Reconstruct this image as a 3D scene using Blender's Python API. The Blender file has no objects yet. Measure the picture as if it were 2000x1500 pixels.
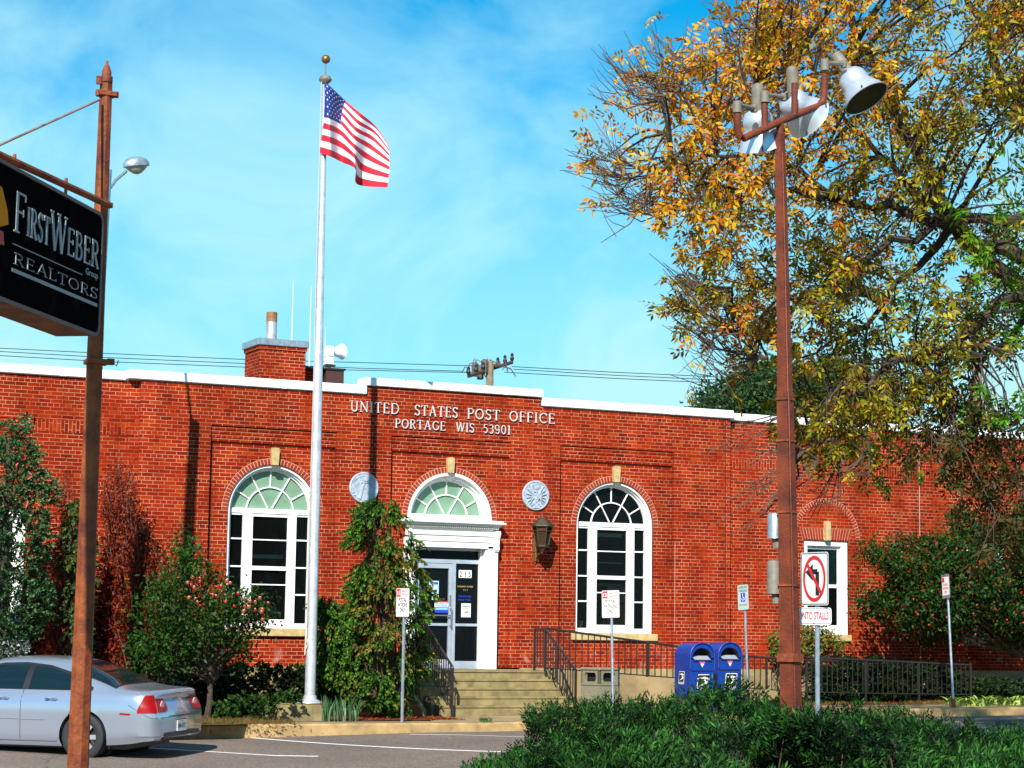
import bpy, math, random
import numpy as np
from mathutils import Vector, Matrix, noise
from mathutils.bvhtree import BVHTree
from mathutils.geometry import tessellate_polygon
R_=math.radians; PI=math.pi
scn=bpy.context.scene; COL=scn.collection
rng=np.random.default_rng(7); random.seed(7)

# ---------------------------------------------------------------- camera, sky, sun, exposure
FPX,YAW,PIT,ROL=4100.0,.4508,.119,.0138          # focal length for a 2000 px wide frame
CAM=np.array([-13.2,-37.49,1.48])
Fv=np.array([math.sin(YAW)*math.cos(PIT),math.cos(YAW)*math.cos(PIT),math.sin(PIT)])
R0=np.array([math.cos(YAW),-math.sin(YAW),0.0]); U0=np.cross(R0,Fv)
Rv=R0*math.cos(ROL)+U0*math.sin(ROL); Uv=U0*math.cos(ROL)-R0*math.sin(ROL)
cd=bpy.data.cameras.new('camera'); cam=bpy.data.objects.new('camera',cd); COL.objects.link(cam)
cd.sensor_width=36; cd.lens=36*FPX/2000; cd.clip_end=2000; cd.clip_start=.5
cam.matrix_world=Matrix(((Rv[0],Uv[0],-Fv[0],CAM[0]),(Rv[1],Uv[1],-Fv[1],CAM[1]),(Rv[2],Uv[2],-Fv[2],CAM[2]),(0,0,0,1)))
scn.camera=cam
SUN=Vector((.72,1.0,-.92)).normalized()          # direction the light travels
EL=math.asin(-SUN.z); AZ=math.atan2(-SUN.x,-SUN.y)
W=bpy.data.worlds.new('World'); scn.world=W; W.use_nodes=True
nt=W.node_tree; N=nt.nodes; Lk=nt.links; N.clear()
wo=N.new('ShaderNodeOutputWorld'); bg=N.new('ShaderNodeBackground'); sky=N.new('ShaderNodeTexSky')
sky.sky_type='NISHITA'; sky.sun_disc=False; sky.sun_elevation=EL; sky.sun_rotation=AZ; sky.ozone_density=2.0; sky.air_density=1.0; sky.dust_density=.1
tc=N.new('ShaderNodeTexCoord'); mp=N.new('ShaderNodeMapping'); mp.inputs['Scale'].default_value=(7.5,4.6,9.0); mp.inputs['Rotation'].default_value=(.25,.1,.5)
n1=N.new('ShaderNodeTexNoise'); n1.inputs['Scale'].default_value=1.15; n1.inputs['Detail'].default_value=9; n1.inputs['Roughness'].default_value=.56; n1.inputs['Distortion'].default_value=.55
cr=N.new('ShaderNodeValToRGB'); cr.color_ramp.elements[0].position=.40; cr.color_ramp.elements[1].position=.72
sx=N.new('ShaderNodeSeparateXYZ'); mr=N.new('ShaderNodeMapRange'); mr.inputs['From Min'].default_value=.29; mr.inputs['From Max'].default_value=.03; mr.inputs['To Min'].default_value=.0; mr.inputs['To Max'].default_value=1.05
ad=N.new('ShaderNodeMath'); ad.operation='ADD'; ad.use_clamp=True
ml=N.new('ShaderNodeMath'); ml.operation='MULTIPLY'; ml.inputs[1].default_value=.66
tint=N.new('ShaderNodeMix'); tint.data_type='RGBA'; tint.blend_type='MULTIPLY'; tint.inputs['Factor'].default_value=1
mx=N.new('ShaderNodeMix'); mx.data_type='RGBA'
Lk.new(tc.outputs['Generated'],mp.inputs[0]); Lk.new(mp.outputs[0],n1.inputs['Vector']); Lk.new(n1.outputs['Fac'],cr.inputs[0])
Lk.new(cr.outputs[0],ml.inputs[0]); Lk.new(tc.outputs['Generated'],sx.inputs[0]); Lk.new(sx.outputs['Z'],mr.inputs['Value'])
my=N.new('ShaderNodeMapRange'); my.inputs['From Min'].default_value=-.3; my.inputs['From Max'].default_value=.4; my.inputs['To Min'].default_value=.2; Lk.new(sx.outputs['Y'],my.inputs['Value'])  # cloud cover cut in the unseen south so the sky gives less fill
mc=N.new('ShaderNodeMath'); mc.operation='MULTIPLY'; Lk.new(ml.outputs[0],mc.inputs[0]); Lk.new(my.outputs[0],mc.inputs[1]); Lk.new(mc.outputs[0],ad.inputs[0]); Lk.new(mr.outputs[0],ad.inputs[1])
SKY_TINT=(.03,1.22,1.60,1); CLOUD=(5.4,9.9,10.7,1)
Lk.new(sky.outputs[0],tint.inputs[6]); tint.inputs[7].default_value=SKY_TINT
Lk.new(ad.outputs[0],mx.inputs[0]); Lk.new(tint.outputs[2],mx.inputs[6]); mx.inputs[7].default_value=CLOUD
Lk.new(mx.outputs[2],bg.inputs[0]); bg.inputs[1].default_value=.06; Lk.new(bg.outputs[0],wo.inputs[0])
sl=bpy.data.lights.new('sun','SUN'); sl.energy=5.0; sl.angle=R_(.5); sl.color=(1.0,.95,.86)
so=bpy.data.objects.new('sun',sl); COL.objects.link(so); so.rotation_euler=SUN.to_track_quat('-Z','Y').to_euler(); so.location=(-20,-30,40)
scn.view_settings.view_transform='Standard'; scn.view_settings.look='None'; scn.view_settings.gamma=1; scn.view_settings.exposure=.7
scn.cycles.max_bounces=6; scn.cycles.transparent_max_bounces=12

# ---------------------------------------------------------------- helpers
def ray(u,v): return Fv+Rv*(u-1000)/FPX+Uv*(750-v)/FPX
def atY(u,v,y=0.0):
    d=ray(u,v); return CAM+d*(y-CAM[1])/d[1]
def atT(u,v,t): return CAM+ray(u,v)*t
def atZ(u,v,z):
    d=ray(u,v); return CAM+d*(z-CAM[2])/d[2]
def H(x):                                          # height of the pavement along the street
    return float(np.interp(x,[-60,2.2,5,10,14,40],[0,0,.055,.2,.235,.25]))

def tag(o,label=None,cat=None,group=None,kind=None):
    if label: o['label']=label
    if cat: o['category']=cat
    if group: o['group']=group
    if kind: o['kind']=kind
    return o
def empty(name,loc=(0,0,0),rz=0,label=None,cat=None,group=None):
    o=bpy.data.objects.new(name,None); COL.objects.link(o); o.location=loc; o.rotation_euler=(0,0,rz); o.empty_display_size=.2
    return tag(o,label,cat,group)
def kids(o): return [c for c in bpy.data.objects if c.parent==o]
def copy_tree(o,parent=None):
    c=o.copy(); COL.objects.link(c); c.parent=parent
    for k in kids(o): copy_tree(k,c)
    return c

class MB:
    def __init__(s): s.v=[]; s.f=[]; s.m=[]; s.mats=[]; s.sm=[]
    def mi(s,m):
        if m is None: return 0
        if m not in s.mats: s.mats.append(m)
        return s.mats.index(m)
    def add(s,V,F,m=None,smooth=False,M=None):
        b=len(s.v); k=s.mi(m)
        if M is not None: V=[tuple(M@Vector(p)) for p in V]
        s.v+= [tuple(map(float,p)) for p in V]
        for f in F: s.f.append(tuple(b+i for i in f)); s.m.append(k); s.sm.append(smooth)
        return s
    def box(s,x0,x1,y0,y1,z0,z1,m=None,M=None):
        V=[(x,y,z) for z in (z0,z1) for y in (y0,y1) for x in (x0,x1)]
        return s.add(V,[(0,2,3,1),(4,5,7,6),(0,1,5,4),(2,6,7,3),(0,4,6,2),(1,3,7,5)],m,False,M)
    def bbox(s,x0,x1,y0,y1,z0,z1,b,m=None,M=None):   # box with chamfered edges
        V=[];F=[]
        pts=[]
        for z,e in ((z0,b),(z0+b,0),(z1-b,0),(z1,b)):
            pts.append([(x0+e+b*(e==0)*0,y0+e+0,z),(x1-e,y0+e,z),(x1-e,y1-e,z),(x0+e,y1-e,z)])
        # octagonal rings
        rings=[]
        for z,e in ((z0,b),(z0+b,0),(z1-b,0),(z1,b)):
            a,c,d,g=x0+e,x1-e,y0+e,y1-e
            rings.append([(a+b,d,z),(c-b,d,z),(c,d+b,z),(c,g-b,z),(c-b,g,z),(a+b,g,z),(a,g-b,z),(a,d+b,z)])
        for r in rings: V+=r
        for k in range(3):
            for i in range(8):
                j=(i+1)%8; F.append((k*8+i,k*8+j,k*8+8+j,k*8+8+i))
        F.append(tuple(range(7,-1,-1))); F.append(tuple(range(24,32)))
        return s.add(V,F,m,False,M)
    def quad(s,a,b,c,d,m=None): return s.add([a,b,c,d],[(0,1,2,3)],m)
    def tube(s,P,r,n=8,m=None,cap=True,smooth=True):
        P=[Vector(p) for p in P]; r=r if isinstance(r,(list,tuple,np.ndarray)) else [r]*len(P)
        V=[];F=[];ref=None
        for i,p in enumerate(P):
            d=(P[min(i+1,len(P)-1)]-P[max(i-1,0)])
            if d.length<1e-9: d=Vector((0,0,1))
            d.normalize()
            if ref is None: ref=Vector((1,0,0)) if abs(d.x)<.8 else Vector((0,1,0))
            a=d.cross(ref)
            if a.length<1e-4: a=d.cross(Vector((0,1,.3)))
            a.normalize(); b=d.cross(a); ref=b.cross(d)*-1 if False else ref
            for k in range(n):
                t=2*PI*k/n; V.append(p+(a*math.cos(t)+b*math.sin(t))*float(r[i]))
        for i in range(len(P)-1):
            for k in range(n):
                j=(k+1)%n; F.append((i*n+k,i*n+j,i*n+n+j,i*n+n+k))
        if cap: F.append(tuple(range(n-1,-1,-1))); F.append(tuple(range((len(P)-1)*n,len(P)*n)))
        return s.add(V,F,m,smooth)
    def lathe(s,prof,n=20,c=(0,0,0),m=None,M=None,smooth=True,cap=True):   # prof (r,z)
        V=[];F=[]
        for r,z in prof:
            for k in range(n):
                t=2*PI*k/n; V.append((c[0]+r*math.cos(t),c[1]+r*math.sin(t),c[2]+z))
        for i in range(len(prof)-1):
            for k in range(n):
                j=(k+1)%n; F.append((i*n+k,i*n+j,i*n+n+j,i*n+n+k))
        if cap and prof[0][0]>1e-5: F.append(tuple(range(n-1,-1,-1)))
        if cap and prof[-1][0]>1e-5: F.append(tuple(range((len(prof)-1)*n,len(prof)*n)))
        return s.add(V,F,m,smooth,M)
    def prism(s,poly,y0,y1,m=None,M=None,side=True):   # polygon in x,z (ccw seen from -y), extruded y0 (front) .. y1
        n=len(poly); V=[(x,y0,z) for x,z in poly]+[(x,y1,z) for x,z in poly]; F=[]
        for t in tessellate_polygon([[Vector((x,z,0)) for x,z in poly]]):
            a,b,c=[Vector((poly[i][0],poly[i][1],0)) for i in t]
            if (b-a).cross(c-a).z<0: t=(t[0],t[2],t[1])
            F.append(tuple(t)); F.append(tuple(n+i for i in reversed(t)))
        if side:
            ar=sum(poly[i][0]*poly[(i+1)%n][1]-poly[(i+1)%n][0]*poly[i][1] for i in range(n))
            for i in range(n):
                j=(i+1)%n
                F.append((i,n+i,n+j,j) if ar>0 else (j,n+j,n+i,i))
        return s.add(V,F,m,False,M)
    def build(s,name,mat=None,parent=None,kind=None,keep=False):
        me=bpy.data.meshes.new(name)
        off=Vector((0,0,0))
        V=s.v
        if parent is not None and not keep:
            q=parent
            while q is not None: off=off+Vector(q.location); q=q.parent
            V=[(a-off.x,b-off.y,c-off.z) for a,b,c in s.v]
        me.from_pydata(V,[],s.f)
        if mat is not None and not s.mats: me.materials.append(mat)
        else:
            for m in s.mats: me.materials.append(m)
            me.polygons.foreach_set('material_index',s.m)
        me.polygons.foreach_set('use_smooth',s.sm); me.update()
        if any(s.sm): me.set_sharp_from_angle(angle=R_(42))
        o=bpy.data.objects.new(name,me); COL.objects.link(o); o.parent=parent
        if kind: o['kind']=kind
        return o

def rrect(x0,x1,z0,z1,r,n=5):
    P=[]
    for cx,cz,a in ((x1-r,z0+r,-90),(x1-r,z1-r,0),(x0+r,z1-r,90),(x0+r,z0+r,180)):
        for k in range(n+1):
            t=R_(a+90*k/n); P.append((cx+r*math.cos(t),cz+r*math.sin(t)))
    return P
def circ(cx,cz,r,n=24,a0=0,a1=360,rz=None):
    rz=rz or r
    return [(cx+r*math.cos(R_(a0+(a1-a0)*k/n)),cz+rz*math.sin(R_(a0+(a1-a0)*k/n))) for k in range(n+(a1-a0<360))]
_tx={}
def text_geo(t):
    if t in _tx: return _tx[t]
    c=bpy.data.curves.new('t','FONT'); c.body=t; c.size=1; c.align_x='CENTER'; c.resolution_u=3; c.offset=.024
    o=bpy.data.objects.new('t',c); COL.objects.link(o); dg=bpy.context.evaluated_depsgraph_get()
    me=bpy.data.meshes.new_from_object(o.evaluated_get(dg)); V=[tuple(v.co) for v in me.vertices]; F=[tuple(p.vertices) for p in me.polygons]
    bpy.data.objects.remove(o); bpy.data.meshes.remove(me); bpy.data.curves.remove(c)
    _tx[t]=(V,F); return _tx[t]
def put_text(mb,t,cx,cz,h,y,m,w=None,M=None):        # capitals h high, centred at cx, baseline cz, on the plane y facing -y
    V,F=text_geo(t); k=h/.7
    xs=[v[0] for v in V]; ww=(max(xs)-min(xs))*k; c0=(max(xs)+min(xs))/2; kx=k*(w/ww if w else 1)
    mb.add([(cx+(v[0]-c0)*kx,y,cz+v[1]*k) for v in V],F,m,False,M)

# ---------------------------------------------------------------- materials
def mat(name,col,rough=.6,metal=0.0,var=0.0,vs=6.0,bump=0.0,bs=40.0,spec=None,col2=None,coat=0,thr=(.35,.65)):
    m=bpy.data.materials.new(name); m.use_nodes=True; t=m.node_tree; b=t.nodes['Principled BSDF']
    b.inputs['Base Color'].default_value=(*col,1); b.inputs['Roughness'].default_value=rough; b.inputs['Metallic'].default_value=metal
    if spec is not None: b.inputs['Specular IOR Level'].default_value=spec
    if coat: b.inputs['Coat Weight'].default_value=coat; b.inputs['Coat Roughness'].default_value=.05
    tcn=t.nodes.new('ShaderNodeTexCoord')
    if var or col2:
        nz=t.nodes.new('ShaderNodeTexNoise'); nz.inputs['Scale'].default_value=vs; nz.inputs['Detail'].default_value=8; nz.inputs['Roughness'].default_value=.65
        t.links.new(tcn.outputs['Object'],nz.inputs['Vector'])
        r=t.nodes.new('ShaderNodeValToRGB'); r.color_ramp.elements[0].position=thr[0]; r.color_ramp.elements[1].position=thr[1]
        c2=col2 if col2 else tuple(min(1,c*(1+var)) for c in col); c1=col if col2 else tuple(c*(1-var) for c in col)
        r.color_ramp.elements[0].color=(*c1,1); r.color_ramp.elements[1].color=(*c2,1)
        t.links.new(nz.outputs['Fac'],r.inputs[0]); t.links.new(r.outputs[0],b.inputs['Base Color'])
    if bump:
        nb=t.nodes.new('ShaderNodeTexNoise'); nb.inputs['Scale'].default_value=bs; nb.inputs['Detail'].default_value=6
        t.links.new(tcn.outputs['Object'],nb.inputs['Vector'])
        bp=t.nodes.new('ShaderNodeBump'); bp.inputs['Strength'].default_value=bump; bp.inputs['Distance'].default_value=.02
        t.links.new(nb.outputs['Fac'],bp.inputs['Height']); t.links.new(bp.outputs[0],b.inputs['Normal'])
    return m
def brick_mat(name,vertical=False,dark=.89):
    m=bpy.data.materials.new(name); m.use_nodes=True; t=m.node_tree; n=t.nodes; l=t.links; b=n['Principled BSDF']
    tcn=n.new('ShaderNodeTexCoord'); s=n.new('ShaderNodeSeparateXYZ'); a=n.new('ShaderNodeMath'); a.operation='ADD'; c=n.new('ShaderNodeCombineXYZ')
    l.new(tcn.outputs['Object'],s.inputs[0]); l.new(s.outputs['X'],a.inputs[0]); l.new(s.outputs['Y'],a.inputs[1])
    wn=n.new('ShaderNodeTexNoise'); wn.inputs['Scale'].default_value=9; l.new(tcn.outputs['Object'],wn.inputs['Vector'])
    w2=n.new('ShaderNodeMath'); w2.operation='MULTIPLY_ADD'; w2.inputs[1].default_value=.012; l.new(wn.outputs['Fac'],w2.inputs[0])
    if vertical: l.new(s.outputs['Z'],w2.inputs[2]); l.new(w2.outputs[0],c.inputs[0]); l.new(a.outputs[0],c.inputs[1])
    else: l.new(a.outputs[0],c.inputs[0]); l.new(s.outputs['Z'],w2.inputs[2]); l.new(w2.outputs[0],c.inputs[1])
    bt=n.new('ShaderNodeTexBrick'); bt.inputs['Scale'].default_value=1; bt.inputs['Brick Width'].default_value=.216; bt.inputs['Row Height'].default_value=.0702
    bt.inputs['Mortar Size'].default_value=.0042; bt.inputs['Mortar Smooth'].default_value=.15; bt.inputs['Bias'].default_value=0
    bt.squash=1.0 if vertical else .5; bt.squash_frequency=6; bt.offset=.5; bt.offset_frequency=2
    bt.inputs['Color1'].default_value=(0,0,0,1); bt.inputs['Color2'].default_value=(1,1,1,1); bt.inputs['Mortar'].default_value=(.5,.5,.5,1)
    l.new(c.outputs[0],bt.inputs['Vector'])
    r=n.new('ShaderNodeValToRGB'); e=r.color_ramp.elements
    e[0].position=0; e[0].color=(.17*dark,.011*dark,.005*dark,1); e[1].position=1; e[1].color=(.40*dark,.045*dark,.005*dark,1)
    for p,k in ((.12,(.24,.014,.004)),(.5,(.285,.018,.004)),(.88,(.34,.028,.004))):
        q=e.new(p); q.color=(k[0]*dark,k[1]*dark,k[2]*dark,1)
    l.new(bt.outputs['Color'],r.inputs[0])
    big=n.new('ShaderNodeTexNoise'); big.inputs['Scale'].default_value=.55; big.inputs['Detail'].default_value=5; l.new(tcn.outputs['Object'],big.inputs['Vector'])
    mr=n.new('ShaderNodeMapRange'); mr.inputs['From Min'].default_value=.3; mr.inputs['From Max'].default_value=.7; mr.inputs['To Min'].default_value=.85; mr.inputs['To Max'].default_value=1.14; l.new(big.outputs['Fac'],mr.inputs['Value'])
    fin=n.new('ShaderNodeTexNoise'); fin.inputs['Scale'].default_value=70; fin.inputs['Detail'].default_value=3; l.new(tcn.outputs['Object'],fin.inputs['Vector'])
    m2=n.new('ShaderNodeMapRange'); m2.inputs['To Min'].default_value=.8; m2.inputs['To Max'].default_value=1.2; l.new(fin.outputs['Fac'],m2.inputs['Value'])
    mm=n.new('ShaderNodeMath'); mm.operation='MULTIPLY'; l.new(mr.outputs[0],mm.inputs[0]); l.new(m2.outputs[0],mm.inputs[1])
    vm=n.new('ShaderNodeVectorMath'); vm.operation='SCALE'; l.new(r.outputs[0],vm.inputs[0]); l.new(mm.outputs[0],vm.inputs['Scale'])
    mo=n.new('ShaderNodeValToRGB'); mo.color_ramp.elements[0].color=(.34,.095,.038,1); mo.color_ramp.elements[1].color=(.60,.31,.18,1); mo.color_ramp.elements[0].position=.35; mo.color_ramp.elements[1].position=.62
    n3=n.new('ShaderNodeTexNoise'); n3.inputs['Scale'].default_value=2.2; n3.inputs['Detail'].default_value=6; l.new(tcn.outputs['Object'],n3.inputs['Vector']); l.new(n3.outputs['Fac'],mo.inputs[0])
    x=n.new('ShaderNodeMix'); x.data_type='RGBA'; l.new(bt.outputs['Fac'],x.inputs[0]); l.new(vm.outputs[0],x.inputs[6]); l.new(mo.outputs[0],x.inputs[7])
    sn=n.new('ShaderNodeMapping'); sn.inputs['Scale'].default_value=(1.6,1.6,.16); l.new(tcn.outputs['Object'],sn.inputs[0]); st=n.new('ShaderNodeTexNoise'); st.inputs['Scale'].default_value=1.6; st.inputs['Detail'].default_value=7; l.new(sn.outputs[0],st.inputs['Vector'])
    s2=n.new('ShaderNodeMapRange'); s2.inputs['From Min'].default_value=.36; s2.inputs['From Max'].default_value=.56; s2.inputs['To Min'].default_value=.72; l.new(st.outputs['Fac'],s2.inputs['Value'])
    v2=n.new('ShaderNodeVectorMath'); v2.operation='SCALE'; l.new(x.outputs[2],v2.inputs[0]); l.new(s2.outputs[0],v2.inputs['Scale'])
    ef=n.new('ShaderNodeTexNoise'); ef.inputs['Scale'].default_value=3.5; ef.inputs['Detail'].default_value=8; l.new(tcn.outputs['Object'],ef.inputs['Vector']); e2=n.new('ShaderNodeMapRange'); e2.inputs['From Min'].default_value=.60; e2.inputs['From Max'].default_value=.72; l.new(ef.outputs['Fac'],e2.inputs['Value'])
    zz=n.new('ShaderNodeMapRange'); zz.inputs['From Min'].default_value=1.25; zz.inputs['From Max'].default_value=.85; l.new(s.outputs['Z'],zz.inputs['Value']); e3=n.new('ShaderNodeMath'); e3.operation='MULTIPLY'; l.new(e2.outputs[0],e3.inputs[0]); l.new(zz.outputs[0],e3.inputs[1]); e4=n.new('ShaderNodeMath'); e4.operation='MULTIPLY'; e4.inputs[1].default_value=.6; l.new(e3.outputs[0],e4.inputs[0])
    x2=n.new('ShaderNodeMix'); x2.data_type='RGBA'; l.new(e4.outputs[0],x2.inputs[0]); l.new(v2.outputs[0],x2.inputs[6]); x2.inputs[7].default_value=(.6,.42,.34,1)
    l.new(x2.outputs[2],b.inputs['Base Color']); b.inputs['Roughness'].default_value=.9; b.inputs['Specular IOR Level'].default_value=.06
    bp=n.new('ShaderNodeBump'); bp.invert=True; bp.inputs['Strength'].default_value=.5; bp.inputs['Distance'].default_value=.006
    l.new(bt.outputs['Fac'],bp.inputs['Height']); l.new(bp.outputs[0],b.inputs['Normal'])
    return m
def glass_mat(name,tintc=(.02,.025,.025),op=.35):
    m=bpy.data.materials.new(name); m.use_nodes=True; t=m.node_tree; n=t.nodes; l=t.links; n.clear()
    o=n.new('ShaderNodeOutputMaterial'); tr=n.new('ShaderNodeBsdfTransparent'); tr.inputs[0].default_value=(.72,.76,.74,1)
    g=n.new('ShaderNodeBsdfGlossy'); g.inputs['Roughness'].default_value=.03; g.inputs[0].default_value=(.22,.24,.26,1)
    d=n.new('ShaderNodeBsdfDiffuse'); d.inputs[0].default_value=(*tintc,1)
    fr=n.new('ShaderNodeFresnel'); fr.inputs[0].default_value=1.38
    a=n.new('ShaderNodeMixShader'); a.inputs[0].default_value=op; l.new(tr.outputs[0],a.inputs[1]); l.new(d.outputs[0],a.inputs[2])
    b=n.new('ShaderNodeMixShader'); l.new(fr.outputs[0],b.inputs[0]); l.new(a.outputs[0],b.inputs[1]); l.new(g.outputs[0],b.inputs[2]); l.new(b.outputs[0],o.inputs[0])
    return m
def leaf_mat(name,trans=.3,rough=.55,spec=.3):
    m=bpy.data.materials.new(name); m.use_nodes=True; t=m.node_tree; n=t.nodes; l=t.links; b=n['Principled BSDF']; o=n['Material Output']
    at=n.new('ShaderNodeAttribute'); at.attribute_name='tint'; l.new(at.outputs['Color'],b.inputs['Base Color']); b.inputs['Roughness'].default_value=rough; b.inputs['Specular IOR Level'].default_value=spec
    tr=n.new('ShaderNodeBsdfTranslucent'); l.new(at.outputs['Color'],tr.inputs[0]); x=n.new('ShaderNodeMixShader'); x.inputs[0].default_value=trans
    l.new(b.outputs[0],x.inputs[1]); l.new(tr.outputs[0],x.inputs[2]); l.new(x.outputs[0],o.inputs[0]); return m
M={}
M['brick']=brick_mat('red brick'); M['brickv']=brick_mat('soldier brick',True)
M['brickplain']=mat('arch brick',(.25,.018,.005),.85,var=.35,vs=14,bump=.3)
M['brickp2']=mat('arch brick pale',(.28,.026,.005),.85,var=.35,vs=14,bump=.3)
M['mortar']=mat('mortar',(.58,.33,.2),.9,var=.2,vs=20)
M['stone']=mat('cut limestone',(.46,.34,.15),.8,var=.22,vs=9,bump=.2)
M['found']=mat('foundation concrete',(.28,.215,.10),.9,var=.3,vs=3,bump=.3)
M['conc']=mat('step concrete',(.225,.175,.075),.9,var=.33,vs=4,bump=.35,bs=60)
M['walk']=mat('pavement concrete',(.30,.215,.105),.9,var=.25,vs=2.2,bump=.3,bs=60)
M['kerb']=mat('kerb concrete',(.36,.235,.10),.9,var=.3,vs=3,bump=.35,bs=50)
M['white']=mat('white painted wood',(.82,.82,.80),.5,var=.08,vs=5)
M['cap']=mat('white coping metal',(.84,.86,.88),.4,var=.05,vs=2)
M['black']=mat('black painted iron',(.018,.015,.014),.45)
M['alu']=mat('aluminium door frame',(.42,.48,.56),.38,metal=.35,var=.12,vs=4)
M['galv']=mat('galvanised steel',(.34,.40,.46),.4,metal=.6,var=.22,vs=12)
M['silver']=mat('silver paint pole',(.66,.67,.73),.36,metal=.55,var=.16,vs=7,bump=.15)
M['rust']=mat('rust red steel',(.085,.017,.007),.62,col2=(.20,.036,.008),vs=3.5,bump=.35,bs=35)
M['rustdk']=mat('rust brown steel',(.10,.014,.006),.7,col2=(.30,.07,.010),vs=5,bump=.4,bs=30)
M['dark']=mat('dark interior',(.004,.004,.0045),.9)
M['glass']=glass_mat('window glass',(.01,.012,.012),.3); M['glassdk']=glass_mat('dark glass',(.006,.008,.01),.7)
M['greenblind']=mat('pale green blind',(.36,.50,.40),.7,var=.1,vs=30)
M['greenglass']=mat('frosted green glass',(.17,.29,.195),.3,var=.12,vs=3)
M['relief']=mat('cast zinc relief',(.40,.46,.54),.5,metal=.25,var=.25,vs=15,bump=.25)
M['letter']=mat('silver letters',(.62,.63,.62),.45,metal=.2)
M['bronze']=mat('weathered bronze',(.055,.038,.022),.6,metal=.3,var=.4,vs=20)
M['blue']=mat('mailbox blue paint',(.0,.026,.22),.45,coat=.05,col2=(.002,.034,.27),var=.1,vs=8)
M['signw']=mat('white sign face',(.80,.80,.79),.4); M['red']=mat('sign red',(.55,.015,.02),.45); M['ink']=mat('sign black',(.01,.01,.012),.5)
M['signgreen']=mat('sign green',(.015,.18,.12),.5); M['signblue']=mat('sign blue',(.015,.05,.42),.5)
M['bark']=mat('bark',(.05,.035,.025),.9,var=.5,vs=12,bump=.6,bs=30)
M['twig']=mat('twig bark',(.075,.045,.03),.9,var=.3,vs=8)
M['leaf']=leaf_mat('leaf',.38,.5,.2); M['needle']=leaf_mat('needle',.12,.6,.15)
M['reddish']=mat('mulch',(.20,.03,.015),.95,col2=(.05,.018,.012),vs=28,bump=1.0,bs=60)
M['tan']=mat('galvanised grey cap',(.17,.15,.12),.6,var=.2,vs=10)
# ---------------------------------------------------------------- ground, road, pavement
def kerb_y(x): return float(np.interp(x,[-40,-5.3,-4.9,-4.5,-4.2,60],[-3.0,-3.0,-3.5,-4.5,-4.97,-4.95]))
def aw(x): return float(np.interp(x,[-2.6,1.2],[1,0]))
def G(x,y): return H(x)-.15-aw(x)*(.08+.04*min(6,max(0,-5-y)))
def road_mat():
    m=bpy.data.materials.new('asphalt'); m.use_nodes=True; t=m.node_tree; n=t.nodes; l=t.links; b=n['Principled BSDF']
    tcn=n.new('ShaderNodeTexCoord'); f=n.new('ShaderNodeTexNoise'); f.inputs['Scale'].default_value=22; f.inputs['Detail'].default_value=8; f.inputs['Roughness'].default_value=.8; l.new(tcn.outputs['Object'],f.inputs['Vector'])
    r=n.new('ShaderNodeValToRGB'); e=r.color_ramp.elements; e[0].position=.36; e[0].color=(.06,.045,.037,1); e[1].position=.66; e[1].color=(.28,.21,.165,1); l.new(f.outputs['Fac'],r.inputs[0])
    g=n.new('ShaderNodeTexNoise'); g.inputs['Scale'].default_value=.35; g.inputs['Detail'].default_value=4; l.new(tcn.outputs['Object'],g.inputs['Vector'])
    mr=n.new('ShaderNodeMapRange'); mr.inputs['From Min'].default_value=.3; mr.inputs['From Max'].default_value=.7; mr.inputs['To Min'].default_value=.78; mr.inputs['To Max'].default_value=1.15; l.new(g.outputs['Fac'],mr.inputs['Value'])
    vo=n.new('ShaderNodeTexVoronoi'); vo.feature='DISTANCE_TO_EDGE'; vo.inputs['Scale'].default_value=.28; wv=n.new('ShaderNodeTexNoise'); wv.inputs['Scale'].default_value=1.5; wv.inputs['Detail'].default_value=5
    l.new(tcn.outputs['Object'],wv.inputs['Vector']); va=n.new('ShaderNodeVectorMath'); va.operation='ADD'; l.new(tcn.outputs['Object'],va.inputs[0]); l.new(wv.outputs['Color'],va.inputs[1]); l.new(va.outputs[0],vo.inputs['Vector'])
    ck=n.new('ShaderNodeMapRange'); ck.inputs['From Max'].default_value=.006; ck.inputs['To Min'].default_value=.45; l.new(vo.outputs['Distance'],ck.inputs['Value'])
    mm=n.new('ShaderNodeMath'); mm.operation='MULTIPLY'; l.new(mr.outputs[0],mm.inputs[0]); l.new(ck.outputs[0],mm.inputs[1])
    vm=n.new('ShaderNodeVectorMath'); vm.operation='SCALE'; l.new(r.outputs[0],vm.inputs[0]); l.new(mm.outputs[0],vm.inputs['Scale']); l.new(vm.outputs[0],b.inputs['Base Color']); b.inputs['Roughness'].default_value=.9
    bp=n.new('ShaderNodeBump'); bp.inputs['Strength'].default_value=.5; bp.inputs['Distance'].default_value=.01; l.new(f.outputs['Fac'],bp.inputs['Height']); l.new(bp.outputs[0],b.inputs['Normal'])
    return m
M['road']=road_mat()
M['grass']=mat('thin lawn soil',(.06,.075,.02),.95,col2=(.16,.09,.035),vs=9,bump=.8,bs=50)
mb=MB(); mb.box(-900,900,-900,900,-1.0,-.45); tag(mb.build('ground',mat('far ground',(.12,.12,.07),.95,var=.3,vs=.2)),kind='structure')
XS=[-60,-40,-20,-14,-9,-6,-5.5,-5.3,-5.1,-4.9,-4.7,-4.5,-4.35,-4.2,-3.9,-3.3,-2.5,-1.5,-.5,.6,1.4,2.2,3,4,5,6.5,8,9,10,11,12,14,17,20,25,30,45,70]
def strip(ya,yb,dz,xs=XS):
    b=MB(); V=[];F=[]
    for x in xs: V+=[(x,ya(x),H(x)+dz),(x,yb(x),H(x)+dz)]
    for i in range(len(xs)-1): F.append((2*i,2*i+2,2*i+3,2*i+1))
    b.add(V,F); return b
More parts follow.
